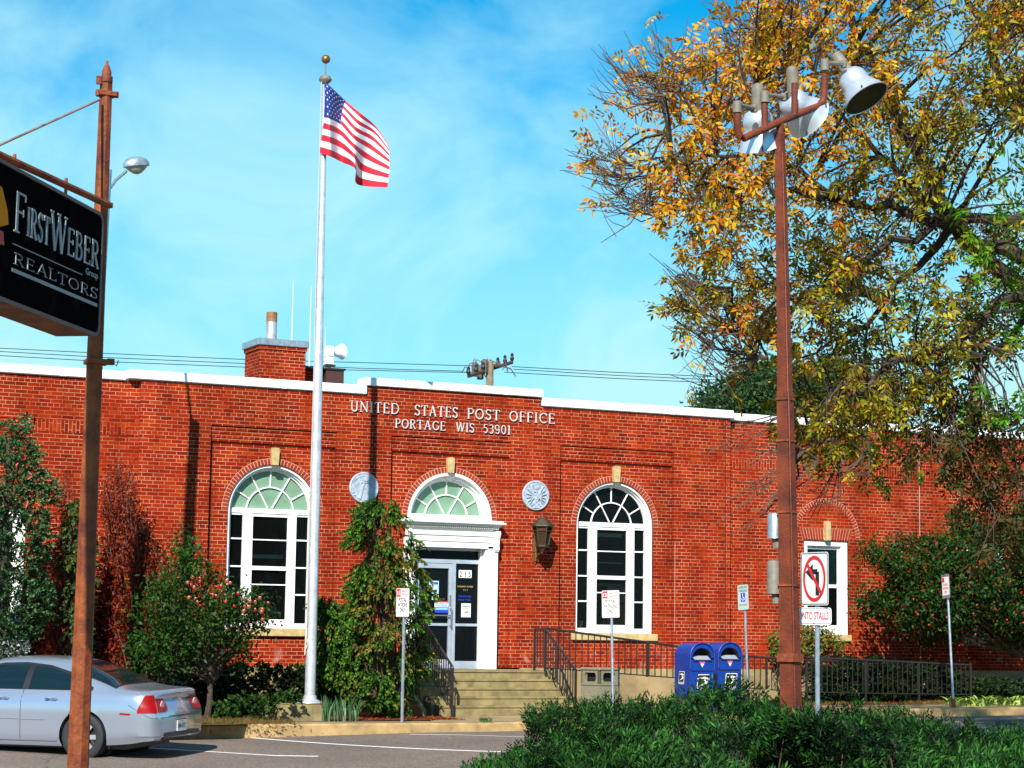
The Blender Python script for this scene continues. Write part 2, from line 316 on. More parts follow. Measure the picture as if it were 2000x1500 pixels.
b=MB(); V=[];F=[]; XR_=sorted(XS+[-2,-1,0,1.0]); TS=(0,.3,1,2,3.2,4.6,6,9,14,25,55); nq=len(TS)
for x in XR_:
    for s in TS: y=kerb_y(x)+.05-s; V.append((x,y,G(x,y)))
for i in range(len(XR_)-1):
    for k_ in range(nq-1): F.append((i*nq+k_,i*nq+k_+1,i*nq+nq+k_+1,i*nq+nq+k_))
b.add(V,F,None,True); tag(b.build('road',M['road']),kind='structure')
k=strip(lambda x:kerb_y(x)+.04,lambda x:kerb_y(x)+.19,.0)
V=[];F=[]
for x in XS: V+=[(x,kerb_y(x),H(x)-.16-.12*aw(x)),(x,kerb_y(x)+.012,H(x)-.03),(x,kerb_y(x)+.04,H(x))]
for i in range(len(XS)-1):
    for q in (0,1): F.append((3*i+q,3*i+3+q,3*i+4+q,3*i+1+q))
k.add(V,F)
# a gutter pan of lighter concrete in the road, and painted stall lines
kb=k.build('kerb',M['kerb']); tag(kb,kind='structure')
tag(strip(lambda x:kerb_y(x)+.19,lambda x:-2.9 if x>=1.9 else -4.35 if x>-1.5 else max(kerb_y(x)+.9,-4.1),.004).build('pavement',M['walk']),kind='structure')
tag(strip(lambda x:-3.0 if x>=1.9 else -4.4 if x>-1.5 else max(kerb_y(x)+.85,-4.15),lambda x:.3,-.003).build('planting_bed',mat('bed soil',(.07,.035,.02),.95,col2=(.16,.05,.022),vs=10,bump=1,bs=50)),kind='structure')
def patch(name,poly,z,m,kind='structure'):
    b=MB(); t=tessellate_polygon([[Vector((x,y,0)) for x,y in poly]]); V=[(x,y,H(x)+z) for x,y in poly]; F=[]
    for f in t:
        a,c,d=[Vector(V[i]) for i in f]
        F.append(tuple(f) if (c-a).cross(d-a).z>0 else (f[0],f[2],f[1]))
    b.add(V,F); return tag(b.build(name,m),kind=kind)
patch('mulch',[(-.1,-4.4),(.6,-4.15),(1.3,-4.2),(2.3,-3.4),(2.25,-2.6),(.6,-2.2),(-.3,-3.2)],.012,M['reddish'])
patch('mulch_strip',[(-4.2,-5.4),(-2.4,-5.3),(-1.2,-4.0),(-1.2,-2.6),(-4.2,-4.0)],.012,mat('brown litter',(.16,.055,.02),.95,col2=(.07,.09,.03),vs=16,bump=1,bs=60))
patch('mulch_bank',[(9.6,-3.0),(12.0,-3.3),(18,-3.4),(24,-3.2),(24,-.1),(9.6,-.1)],.012,mat('grass and mulch',(.18,.035,.016),.95,col2=(.07,.085,.025),vs=5,bump=1,bs=60))
def wline(name,a,b,w,z=-.146):
    a=Vector((a[0],a[1],0)); b=Vector((b[0],b[1],0)); d=(b-a).normalized(); n=Vector((-d.y,d.x,0))*w/2; m_=MB(); V=[];F=[]
    for i in range(25):
        p=a.lerp(b,i/24); V+=[(q_.x,q_.y,G(q_.x,q_.y)+.005) for q_ in (p-n,p+n)]
    for i in range(24): F.append((2*i,2*i+2,2*i+3,2*i+1) if True else 0)
    m_.add(V,F); o=m_.build(name,M['paint']); return tag(o,kind='structure')
M['paint']=mat('worn white road paint',(.78,.78,.76),.8,col2=(.42,.36,.34),vs=26,thr=(.5,.72))
def pz(u,v):
    z=-.2
    for _ in range(12): p=atZ(u,v,z); z=.5*z+.5*(G(p[0],p[1])+.005)
    return atZ(u,v,z)
wline('road_marking',pz(470,1440),pz(1010,1469),.09)
wline('road_marking',pz(215,1456),pz(622,1477),.09)
wline('road_marking',pz(800,1434),pz(1100,1441),.08)
z_=.235-.15
wline('road_marking',atZ(1800,1402,z_),atZ(2040,1403,z_),.10)
wline('road_marking',atZ(1855,1414,z_),atZ(1950,1417,z_),.12)
# joints and stains in the pavement and kerb
b=MB()
for x in (-8,-6.1,-4.4,-2.7,-1.0,.78,2.5,4.2,5.9,7.6,9.3,11,12.7,14.4,16.1,17.8):
    ky=kerb_y(x); b.quad((x-.008,ky+.002,H(x)-.14),(x+.008,ky+.002,H(x)-.14),(x+.008,ky+.016,H(x)-.02),(x-.008,ky+.016,H(x)-.02))
    y1=-2.95 if x>2 else (-4.4 if x>-1.5 else ky+.95)
    b.quad((x-.007,ky+.05,H(x)+.008),(x+.007,ky+.05,H(x)+.008),(x+.007,y1,H(x)+.008),(x-.007,y1,H(x)+.008))
tag(b.build('pavement_joints',mat('joint dirt',(.10,.07,.035),.95)),kind='structure')

# ---------------------------------------------------------------- post office
PO=empty('post_office',(3.7,0,0),0,'long single storey red brick post office with white coping and arched windows','building')
Y0=0.0; YB=.10; YG=.30
def plane(mb,x0,x1,z0,z1,y,ops,m=None):
    ops=sorted(ops); x=x0
    def q(a,b,c,d):
        if b-a>1e-6 and d-c>1e-6: mb.quad((a,y,c),(b,y,c),(b,y,d),(a,y,d),m)
    for (xl,xr,zb,zt,arch) in ops:
        q(x,xl,z0,z1); q(xl,xr,z0,zb)
        if arch:
            r=(xr-xl)/2; c=(xl+xr)/2; n=32
            for i in range(n):
                a0=PI-PI*i/n; a1=PI-PI*(i+1)/n
                p=(c+r*math.cos(a0),zt+r*math.sin(a0)); s=(c+r*math.cos(a1),zt+r*math.sin(a1))
                mb.quad((p[0],y,p[1]),(s[0],y,s[1]),(s[0],y,z1),(p[0],y,z1),m)
        else: q(xl,xr,zt,z1)
        x=xr
    q(x,x1,z0,z1)
XL,XM,XR=.02,3.675,7.37; RW=.885; ZS=3.725
XA,XB=-2.62,10.06                   # main block ends
bays=[(-1.27,1.24),(2.37,4.95),(6.05,8.69)]
w=MB(); BK=M['brick']
ZW=6.05
plane(w,XA,XB,.84,ZW,Y0,[(a,b,.84,5.29,False) for a,b in bays],BK)
w.quad((1.80,Y0,ZW),(5.60,Y0,ZW),(5.60,Y0,6.22),(1.80,Y0,6.22),BK)
for (a,b),xc,door in zip(bays,(XL,XM,XR),(0,1,0)):
    if door: plane(w,a,b,.84,5.0,YB,[(XM-.9,XM+.9,.84,ZS,True)],BK)
    else: plane(w,a,b,.84,5.0,YB,[(xc-RW,xc+RW,1.54,ZS,True)],BK)
    w.quad((a,Y0,.84),(a,YB,.84),(a,YB,5.0),(a,Y0,5.0),BK); w.quad((b,YB,.84),(b,Y0,.84),(b,Y0,5.0),(b,YB,5.0),BK)
    ys=[.058,.049,.040,.031]; zz=[5.0,5.072,5.145,5.218,5.29]; yp=YB
    for i in range(4):
        w.quad((a,ys[i],zz[i]),(b,ys[i],zz[i]),(b,ys[i],zz[i+1]),(a,ys[i],zz[i+1]),BK)
        w.quad((a,yp,zz[i]),(b,yp,zz[i]),(b,ys[i],zz[i]),(a,ys[i],zz[i]),BK)
        w.quad((a,Y0,zz[i]),(a,ys[i],zz[i]),(a,ys[i],zz[i+1]),(a,Y0,zz[i+1]),BK); w.quad((b,ys[i],zz[i]),(b,Y0,zz[i]),(b,Y0,zz[i+1]),(b,ys[i],zz[i+1]),BK)
        yp=ys[i]
    w.quad((a,yp,5.29),(b,yp,5.29),(b,Y0,5.29),(a,Y0,5.29),BK)
# wings
YL=.17; YR=.16; ZWg=6.03
RWIN=[(12.0,13.13),(16.24,17.37),(20.5,21.63)]; LWIN=[(-5.72,-4.6),(-10,-8.88)]
w.quad((XA,YL-.05,.84),(XA,Y0,.84),(XA,Y0,ZW),(XA,YL-.05,ZW),BK)
w.quad((XA-.2,YL-.05,.84),(XA,YL-.05,.84),(XA,YL-.05,ZW),(XA-.2,YL-.05,ZW),BK)
w.quad((XA-.2,YL,.84),(XA-.2,YL-.05,.84),(XA-.2,YL-.05,ZW),(XA-.2,YL,ZW),BK)
plane(w,-16,XA-.2,.84,ZWg,YL,[(a,b_,1.58,3.58,False) for a,b_ in LWIN],BK)
w.quad((XB,Y0,.84),(XB,YR,.84),(XB,YR,ZW),(XB,Y0,ZW),BK)
plane(w,XB,26,.84,ZWg,YR,[(a,b_,1.58,3.58,False) for a,b_ in RWIN],BK)
# recess line beside the right pilaster: its shade is a painted strip, built below
# side and back walls, parapet backs
w.quad((26,YR,0),(26,16,0),(26,16,6.03),(26,YR,6.03),BK); w.quad((-16,16,0),(-16,YL,0),(-16,YL,6.03),(-16,16,6.03),BK); w.quad((26,16,0),(-16,16,0),(-16,16,6.03),(26,16,6.03),BK)
w.build('wall',None,PO)
# deep reveals of the arched openings (painted)
def arch_pts(xc,r,z,n=32): return [(xc+r*math.cos(PI-PI*i/n),z+r*math.sin(PI-PI*i/n)) for i in range(n+1)]
def soldier(x0,x1,y,z0=5.02,z1=5.24):
    b=MB(); b.quad((x0,y-.004,z0),(x1,y-.004,z0),(x1,y-.004,z1),(x0,y-.004,z1)); return b
for x0,x1,y in ((-4.5,XA-.21,YL),(XB+.06,11.6,YR),(13.5,14.99,YR),(15.06,15.85,YR),(17.75,20.1,YR),(-8.6,-6.1,YL)):
    b=MB(); b.quad((x0,y-.004,5.02),(x1,y-.004,5.02),(x1,y-.004,5.236),(x0,y-.004,5.236)); b.build('soldier_course',M['brickv'],PO)
for x0,x1,y in [(11.85,13.3,YR),(16.1,17.5,YR),(-5.9,-4.55,YL)]:
    b=MB()
    for i,z in enumerate((5.0,5.075,5.15,5.225)):
        d=.014*(i+1) if x0>0 else .014*(i+1)
        b.box(x0,x1,y-d,y+.02,z,z+.068,M['brick'])
    b.build('corbel_panel',None,PO)
# control joints
b=MB(); b.box(15.02,15.035,YR-.006,YR+.01,.84,6.0); b.build('expansion_joint',mat('joint sealant',(.4,.3,.24),.8),PO); b=MB(); b.box(8.72,8.728,-.005,.01,1.6,3.4); b.build('expansion_joint',bpy.data.materials['joint sealant'],PO)
b=MB(); b.box(9.93,9.945,-.003,.01,.84,ZW-.02); b.build('shade_line',mat('painted shade line',(.05,.012,.01),.9),PO)  # flat dark strip; the recess shade is painted on, nothing is cut in
# foundation
for q_ in ((XA-.03,1.9,-.035,.2),(5.2,XB+.03,-.035,.2),(-16,XA-.23,YL-.035,YL+.2),(XB+.031,26,YR-.035,YR+.2)):
    b=MB(); b.box(*q_,-.1,.838); b.build('foundation',M['found'],PO)
# coping
def coping(b,x0,x1,y,z0,z1,ret=0):
    b.bbox(x0,x1,y-.055,y+.38,z0,z1,.012,M['cap'])
    for k in range(1,int((x1-x0)/3)+1):
        xs_=x0+k*3.0
        if xs_<x1-.1: b.box(xs_-.05,xs_+.05,y-.058,y+.383,z0+.004,z1+.003,M['cap'])
for q_ in ((-16.05,XA-.26,YL,6.035,6.20),(XA-.25,1.82,Y0,6.055,6.225),(1.78,5.63,Y0-.004,6.227,6.385),(5.62,XB+.055,Y0,6.055,6.225),(XB+.06,26.05,YR,6.035,6.195)):
    b=MB(); coping(b,*q_); b.build('coping',None,PO)
b=MB(); b.box(-15.9,25.9,.39,15.9,5.55,5.62); b.box(1.81,5.6,.02,.37,6.05,6.215); b.build('roof',mat('roof gravel',(.25,.24,.22),.95,var=.2,vs=20),PO)
# brick arch rings with radial joints
def ring(b,xc,zc,r0,r1,y,n,a0=0,a1=180):
    P=[(xc+rr*math.cos(R_(a)),zc+rr*math.sin(R_(a))) for rr,A in ((r0-.002,np.linspace(a0,a1,60)),(r1+.006,np.linspace(a1,a0,60))) for a in A]
    V=[];F=[]
    A=np.linspace(a0,a1,61)
    for a in A: V+=[(xc+(r0-.001)*math.cos(R_(a)),y-.003,zc+(r0-.001)*math.sin(R_(a))),(xc+(r1+.007)*math.cos(R_(a)),y-.003,zc+(r1+.007)*math.sin(R_(a)))]
    for i in range(60): F.append((2*i,2*i+1,2*i+3,2*i+2))
    b.add(V,F,M['mortar'])
    for i in range(n):
        g=.10; p=a0+(a1-a0)*(i+g)/n; q=a0+(a1-a0)*(i+1-g)/n; V=[]
        for yy in (y-.007,y+.0):
            for rr,a in ((r0+.001,p),(r1,p),(r1,q),(r0+.001,q)): V.append((xc+rr*math.cos(R_(a)),yy,zc+rr*math.sin(R_(a))))
        b.add(V,[(0,1,2,3),(0,4,5,1),(1,5,6,2),(2,6,7,3),(3,7,4,0)],M['brickplain'] if random.random()<.6 else M['brickp2'])
for xc in (XL,XM,XR): b=MB(); ring(b,xc,ZS,RW+.012 if xc!=XM else .905,RW+.115 if xc!=XM else 1.01,YB,44); b.build('arch_ring',None,PO)
for a,c in RWIN+LWIN:
    y=YR if a>0 else YL
    b=MB(); ring(b,(a+c)/2,3.62,.765,.865,y,38); b.build('arch_ring',None,PO)
for a,c in RWIN+LWIN:                   # flat jack arches over the wing windows
    y=YR if a>0 else YL; xc=(a+c)/2; n=18; b=MB()
    b.add([(xc-.60,y-.003,3.60),(xc+.60,y-.003,3.60),(xc+.68,y-.003,3.84),(xc-.68,y-.003,3.84)],[(0,1,2,3)],M['mortar'])
    for i in range(n):
        p=-1+2*(i+.09)/n; q=-1+2*(i+.91)/n
        if abs((p+q)/2)<.09: continue
        V=[(xc+.6*p,yy,3.603) if k==0 else (xc+.6*q,yy,3.603) if k==1 else (xc+.68*q,yy,3.838) if k==2 else (xc+.68*p,yy,3.838) for yy in (y-.007,y) for k in range(4)]
        b.add(V,[(0,1,2,3),(0,4,5,1),(1,5,6,2),(2,6,7,3),(3,7,4,0)],M['brickplain'] if random.random()<.6 else M['brickp2'])
    b.build('jack_arch',None,PO)
def keystone(parent,xc,z0,z1,w0,w1,y):
    b=MB(); zm=z0+(z1-z0)*.75
    V=[(xc-w0/2,y,z0),(xc+w0/2,y,z0),(xc+w1/2,y,zm),(xc+w1/2*.86,y,z1),(xc-w1/2*.86,y,z1),(xc-w1/2,y,zm)]
    b.prism([(p[0],p[2]) for p in V],y-.09,y+.02); return b.build('keystone',M['stone'],parent)
# dark rooms behind the glass
def room(parent,x0,x1,z0,z1,y0=.36,y1=3.4):
    b=MB(); b.quad((x0,y1,z0),(x1,y1,z0),(x1,y1,z1),(x0,y1,z1)); b.quad((x0,y0,z0),(x0,y1,z0),(x0,y1,z1),(x0,y0,z1)); b.quad((x1,y1,z0),(x1,y0,z0),(x1,y0,z1),(x1,y1,z1))
    b.quad((x0,y0,z0),(x1,y0,z0),(x1,y1,z0),(x0,y1,z0)); b.quad((x0,y1,z1),(x1,y1,z1),(x1,y0,z1),(x0,y0,z1)); return b.build('room_interior',M['dark'],parent)
def ribbon(b,pts,w,y0,y1,m=None):          # flat strip of width w along pts (x,z)
    n=len(pts)
    for i in range(n-1):
        (x0,z0),(x1,z1)=pts[i],pts[i+1]; dx,dz=x1-x0,z1-z0; L=math.hypot(dx,dz); nx,nz=-dz/L*w/2,dx/L*w/2
        b.prism([(x0-nx,z0-nz),(x1-nx,z1-nz),(x1+nx,z1+nz),(x0+nx,z0+nz)][::1],y0,y1,m)
def arcband(b,xc,zc,r0,r1,y0,y1,m=None,n=36,a0=0,a1=180):
    V=[];F=[]
    for i in range(n+1):
        a=R_(a0+(a1-a0)*i/n); c,s=math.cos(a),math.sin(a)
        V+=[(xc+r0*c,y0,zc+r0*s),(xc+r1*c,y0,zc+r1*s),(xc+r1*c,y1,zc+r1*s),(xc+r0*c,y1,zc+r0*s)]
    for i in range(n):
        for k in range(4):
            j=(k+1)%4; F.append((4*i+k,4*i+j,4*i+4+j,4*i+4+k))
    b.add(V,F,m)
def fanlight(b,xc,z,y,R,r,zc):
    arcband(b,xc,zc,r-.012,r+.012,y-.02,y+.01,n=30,a0=8,a1=172)
    for a in (30,60,90,120,150):
        r0=r+.012 if a in (30,90,150) else .09; rr=R-.003
        p=(xc+r0*math.cos(R_(a)),zc+r0*math.sin(R_(a))); q=(xc+rr*math.cos(R_(a)),zc+rr*math.sin(R_(a)))
        ribbon(b,[p,q],.022,y-.018+.001*(a%50)/10,y+.009)
def arch_window(xc,label,green):
    wn=bpy.data.objects.new('window',None); COL.objects.link(wn); wn.parent=PO; wn.location=(xc-3.7,0,1.54); wn['label']=label
    f=MB(); y=YG-.02
    Rg=.775
    # reveal lining
    arcband(f,xc,ZS,Rg,RW-.004,y-.03,y+.06,n=40); arcband(f,xc,ZS,RW-.045,RW-.002,YB+.03,y-.03,n=40); arcband(f,xc,ZS,RW-.075,RW-.046,y-.09,y-.03,n=40)
    for s in (-1,1):
        x0,x1=sorted((xc+s*Rg,xc+s*(RW-.004))); f.box(x0,x1,y-.03,y+.06,1.545,ZS)
        x0,x1=sorted((xc+s*(RW-.045),xc+s*(RW-.002))); f.box(x0,x1,YB+.03,y-.03,1.545,ZS)
        x0,x1=sorted((xc+s*(RW-.075),xc+s*(RW-.046))); f.box(x0,x1,y-.09,y-.03,1.545,ZS)
    f.box(xc-Rg,xc+Rg,y-.045,y+.05,3.695,3.785)          # transom
    f.box(xc-Rg,xc+Rg,y-.04,y+.05,1.545,1.64)
    mxx=((-.53,-.37),(.40,.53))
    for a,c in mxx: f.box(xc+a,xc+c,y-.042,y+.05,1.64,3.695)
    # centre sash
    sx0,sx1=xc-.369,xc+.399
    for a,c in ((sx0,sx0+.035),(sx1-.035,sx1)): f.box(a,c,y-.03,y+.02,1.64,3.695)
    f.box(sx0+.035,sx1-.035,y-.028,y+.02,3.635,3.69); f.box(sx0+.035,sx1-.035,y-.034,y+.02,2.63,2.705); f.box(sx0+.035,sx1-.035,y-.028,y+.02,1.641,1.71)
    for z in (3.2,2.36): f.box(sx0+.035,sx1-.035,y-.015,y+.012,z-.011,z+.011)
    for a,c in ((-Rg,-.53),(.53,Rg)):
        for z in (3.21,2.69,2.18): f.box(xc+a,xc+c,y-.02,y+.012,z-.014,z+.014)
        f.box(xc+a,xc+c,y-.025,y+.02,3.655,3.694)
    fanlight(f,xc,ZS,y,Rg,.47,ZS)
    f.build('frame',M['white'],wn)
    g=MB(); yg=y+.015
    g.quad((xc-Rg,yg,1.64),(xc+Rg,yg,1.64),(xc+Rg,yg,3.7),(xc-Rg,yg,3.7)); g.build('glass',M['glass'],wn)
    g=MB(); P=[(x,z) for x,z in arch_pts(xc,Rg,ZS) ][::-1]; P=[(x,max(z,3.76)) for x,z in P]; g.prism(P,yg,yg+.006,side=False); g.build('fanlight_glass',M['glass'] if not green else M['greenglass'],wn)
    s=MB(); s.bbox(xc-RW-.10,xc+RW+.10,YB-.07,y-.03,1.395,1.535,.01); s.build('sill',M['stone'],wn)
    keystone(wn,xc,4.605,4.93,.125,.15,YB)
    room(wn,xc-1.3,xc+1.3,1.2,4.8)
    return wn
M['greenlite']=glass_mat('clear fan glass',(.1,.14,.12),.12)
wl=arch_window(XL,'arched window with frosted green fanlight left of the door',True)
wr=arch_window(XR,'arched window with clear dark fanlight right of the door',False)
# things seen in the rooms
b=MB(); b.box(XL-.33,XL+.36,.46,.50,2.86,2.93,M['greenblind']); b.build('blind_rail',None,wl); b=MB(); b.box(XL-.36,XL+.4,.5,.53,1.83,1.88,M['galv']); b.build('blind_rail',None,wl)
b=MB(); b.box(XR-.33,XR+.36,.42,.45,3.50,3.58,M['greenblind']); b.build('blind_rail',None,wr); b=MB(); b.box(XR-.33,XR+.36,.42,.44,2.96,2.985,M['greenblind']); b.build('blind_rail',None,wr); b=MB(); b.box(XR-.33,XR+.36,.42,.44,2.5,2.55,M['tan']); b.build('blind_rail',None,wr)
b=MB(); b.box(XR+.12,XR+.66,.62,.66,2.17,2.50,mat('notice board',(.35,.42,.28),.8)); b.build('notice_board',None,wr); b=MB(); b.box(XR+.10,XR+.72,.60,.95,1.3,2.13,mat('orange counter',(.55,.2,.03),.7)); b.build('counter',None,wr); b=MB(); b.box(XR+.0,XR+.07,.6,.8,1.3,2.02,M['red']); b.build('red_panel',None,wr); b=MB(); b.lathe([(.05,0),(.065,.14)],14,(XR-.6,.44,1.65),M['greenblind']); b.build('cup',None,wr)
# wing windows
def wing_window(a,c,y,label,green=True):
    wn=bpy.data.objects.new('window',None); COL.objects.link(wn); wn.parent=PO; wn.location=((a+c)/2-3.7,y,1.58); 
    if label: wn['label']=label
    f=MB(); yy=y+.06
    for x0,x1 in ((a+.002,a+.10),(c-.16,c-.002)): f.box(x0,x1,yy-.03,yy+.14,1.582,3.578)
    f.box(a+.10,c-.16,yy-.03,yy+.14,3.47,3.578); f.box(a+.10,c-.16,yy-.03,yy+.14,1.582,1.72)
    f.box(a+.10,a+.15,yy+.04,yy+.1,1.72,3.47); f.box(c-.21,c-.16,yy+.04,yy+.1,1.72,3.47); f.box(a+.15,c-.21,yy+.04,yy+.1,2.58,2.65); f.box(a+.15,c-.21,yy+.04,yy+.1,3.40,3.47); f.box(a+.15,c-.21,yy+.04,yy+.1,1.72,1.78)
    f.build('frame',M['white'],wn)
    g=MB(); g.quad((a+.1,yy+.07,1.72),(c-.16,yy+.07,1.72),(c-.16,yy+.07,3.47),(a+.1,yy+.07,3.47)); g.build('glass',M['glass'],wn)
    if green:
        g=MB()
        for k in range(26): g.box(a+.15,c-.2,yy+.12,yy+.135,2.64+k*.03,2.665+k*.03)
        g.build('blind',mat('green slat blind',(.16,.62,.45),.6),wn)
    s=MB(); s.bbox(a-.05,c+.05,y-.06,yy-.03,1.44,1.578,.01); s.build('sill',M['stone'],wn)
    xc=(a+c)/2; keystone(wn,xc,3.585,4.0,.11,.13,y); room(wn,a-.3,c+.3,1.3,3.9,y+.22)
wing_window(*RWIN[0],YR,'plain sash window with green slat blind in the right wing'); wing_window(*RWIN[1],YR,'sash window behind the berry tree'); wing_window(*RWIN[2],YR,None)
wing_window(*LWIN[0],YL,'sash window behind the conifer'); wing_window(*LWIN[1],YL,None)

# ------------------------------------------------------------- door
D=bpy.data.objects.new('entrance',None); COL.objects.link(D); D.parent=PO; D.location=(XM-3.7,0,.81)
f=MB(); xc=XM; y=YG-.02; Rg=.745
arcband(f,xc,ZS,Rg,.895,y-.02,y+.06,n=40); arcband(f,xc,ZS,.845,.90,YB-.02,y-.02,n=40); arcband(f,xc,ZS,.80,.844,y-.10,y-.02,n=40)
f.box(xc-.90,xc+.90,YB-.03,y+.06,3.68,3.80)
fanlight(f,xc,ZS+.02,y,Rg,.46,ZS+.02)
f.build('fanlight_frame',M['white'],D)
P=[(x,max(z,3.79)) for x,z in arch_pts(xc,Rg,ZS)][::-1]
g=MB(); g.prism(P,y+.015,y+.02,side=False); g.build('fanlight_glass',M['greenglass'],D)
keystone(D,xc-.02,4.625,4.925,.125,.15,YB)
f=MB()
for s in (-1,1):                        # stepped architrave, pilaster
    for r0,r1,yy in ((.745,.79,.0),(.79,.90,-.03),(.90,.935,-.05),(.935,.97,-.02)):
        a,c=sorted((xc+s*r0,xc+s*r1)); f.box(a,c,yy,.2,.812,3.16+(r0-.745)*.9)
    a,c=sorted((xc+s*.745,xc+s*.70)); f.box(a,c,.14,.34,.812,3.16)
    # scroll bracket
    a,c=sorted((xc+s*.905,xc+s*1.0))
    pr_=[(-.05,3.50),(-.15,3.50),(-.16,3.44),(-.11,3.33),(-.09,3.2),(-.11,3.15),(-.08,3.1),(-.05,3.12)]
    V=[(a,p[0],p[1]) for p in pr_]+[(c,p[0],p[1]) for p in pr_]; n=len(pr_)
    f.add(V,[tuple(range(n)),tuple(range(2*n-1,n-1,-1))]+[(i,(i+1)%n,n+(i+1)%n,n+i) for i in range(n)])
    f.box(a+.01,c-.01,-.055,.1,.812,3.12)
f.box(xc-.905,xc+.905,-.03,.2,3.16,3.28); f.box(xc-.935,xc+.935,-.05,.2,3.28,3.31); f.box(xc-.92,xc+.92,-.035,.2,3.31,3.40); f.box(xc-.94,xc+.94,-.06,.2,3.40,3.435)
f.box(xc-.904,xc+.904,-.03,.2,3.435,3.53)
f.box(xc-1.0,xc+1.0,-.075,.2,3.53,3.545)
for k in range(46):
    x0=xc-.985+k*.0431; f.box(x0,x0+.024,-.10,-.03,3.546,3.585)
f.box(xc-1.03,xc+1.03,-.13,.2,3.586,3.615); f.box(xc-1.075,xc+1.075,-.165,.2,3.616,3.635); f.box(xc-1.10,xc+1.10,-.19,.2,3.636,3.668); f.box(xc-1.06,xc+1.06,-.15,.2,3.669,3.70)
f.build('door_surround',mat('white painted surround',(.80,.80,.76),.55,col2=(.62,.58,.46),vs=3,thr=(.55,.8)),D)
f=MB(); y=.24
f.box(xc-.70,xc+.745,y-.03,y+.05,2.86,2.935); f.box(xc-.70,xc-.66,y-.03,y+.05,.812,2.86); f.box(xc+.71,xc+.744,y-.03,y+.05,.812,2.86); f.box(xc+.135,xc+.205,y-.035,y+.05,.812,2.859)
f.box(xc+.205,xc+.71,y-.02,y+.03,1.64,1.69); f.box(xc+.205,xc+.71,y-.03,y+.04,.812,.96); f.box(xc-.70,xc+.745,y-.03,y+.05,3.11,3.158)
f.build('door_frame',M['alu'],D)
dr=MB(); y=.23
dr.box(xc-.655,xc-.58,y-.03,y+.02,.82,2.85); dr.box(xc+.055,xc+.13,y-.03,y+.02,.82,2.85); dr.box(xc-.58,xc+.055,y-.03,y+.02,2.76,2.85); dr.box(xc-.58,xc+.055,y-.028,y+.02,1.64,1.69); dr.box(xc-.58,xc+.055,y-.03,y+.02,.82,.99)
do=dr.build('door',M['alu'],D)
h=MB(); h.tube([(xc-.56,y-.08,1.84),(xc+.10,y-.08,1.84)],.014,8); h.tube([(xc+.09,y-.09,1.62),(xc+.09,y-.09,2.0)],.013,8); h.box(xc+.08,xc+.10,y-.08,y-.03,1.63,1.66); h.box(xc+.08,xc+.10,y-.08,y-.03,1.95,1.98); h.box(xc-.55,xc-.53,y-.08,y-.03,1.83,1.85); h.box(xc+.075,xc+.11,y-.036,y-.03,2.02,2.24); h.build('handle',mat('door pull',(.3,.3,.31),.35,metal=.7),D)
g=MB(); g.quad((xc-.70,.245,.95),(xc+.745,.245,.95),(xc+.745,.245,3.14),(xc-.70,.245,3.14)); g.build('door_glass',M['glassdk'],D)
room(D,xc-1.2,xc+1.2,.8,3.5,.40)
g=MB(); g.box(xc+.60,xc+.70,.9,.95,.85,2.6,M['tan']); g.build('inner_jamb',None,D)
n_=MB(); ys=.236
for k,ch in enumerate('215'):
    x0=3.955+k*.095; n_.box(x0,x0+.085,ys-.004,ys,2.585,2.735,M['signw']); put_text(n_,ch,x0+.0425,2.605,.105,ys-.006,M['ink'],w=.05 if ch!='1' else None)
n_.build('house_number',None,D)
n_=MB(); n_.box(4.02,4.225,ys-.004,ys,1.815,2.085,mat('notice paper',(.62,.72,.62),.6)); n_.box(4.045,4.2,ys-.006,ys-.0045,2.02,2.035,M['signgreen']); n_.box(4.045,4.17,ys-.006,ys-.0045,1.985,1.995,M['tan'])
n_.prism([(4.07,1.87),(4.1,1.91),(4.15,1.9),(4.19,1.95),(4.14,1.92),(4.11,1.93)],ys-.007,ys-.0045,M['ink'])
n_.build('door_notice',None,D); n_=MB(); put_text(n_,'EMERGENCY NUMBER',4.10,2.40,.028,ys-.003,mat('gold lettering',(.35,.26,.06),.5),w=.34); n_.build('glass_lettering',None,D); n_=MB(); put_text(n_,'911',4.10,2.33,.032,ys-.003,M['tan'],w=.10)
n_.build('glass_lettering',None,D); n_=MB(); put_text(n_,'PASSPORTS HERE',4.09,2.205,.03,ys-.003,M['signblue'],w=.28); n_.build('glass_lettering',None,D); n_=MB(); put_text(n_,'MONDAY - FRIDAY',4.09,2.14,.03,ys-.003,M['signblue'],w=.28)
n_.build('glass_lettering',None,D); n_=MB()
ys=.196
n_.box(3.30,3.51,ys-.004,ys,2.26,2.51,mat('blue notice',(.35,.6,.75),.6)); n_.box(3.33,3.49,ys-.006,ys-.0045,2.44,2.485,M['signblue'])
for a in (3.34,3.42):
    for z in (2.29,2.36): n_.box(a,a+.055,ys-.006,ys-.0045,z,z+.05,M['signw'] if z>2.3 else M['ink'])
n_.build('door_notice',None,D); n_=MB(); n_.box(3.37,3.51,ys-.004,ys,2.14,2.225,M['signw']); n_.box(3.385,3.42,ys-.006,ys-.0045,2.155,2.21,M['ink']); n_.box(3.44,3.46,ys-.006,ys-.0045,2.165,2.2,M['ink']); n_.box(3.475,3.495,ys-.006,ys-.0045,2.165,2.2,M['ink'])
n_.build('door_notice',None,D); n_=MB(); n_.box(3.43,3.72,ys-.004,ys,2.0,2.12,mat('cyan notice',(.55,.8,.85),.6)); n_.box(3.43,3.72,ys-.005,ys-.001,2.09,2.122,M['red']); n_.box(3.43,3.72,ys-.004,ys,1.89,1.998,M['signblue']); n_.box(3.44,3.71,ys-.005,ys-.003,1.95,1.985,mat('pale blue stripe',(.25,.5,.8),.6))
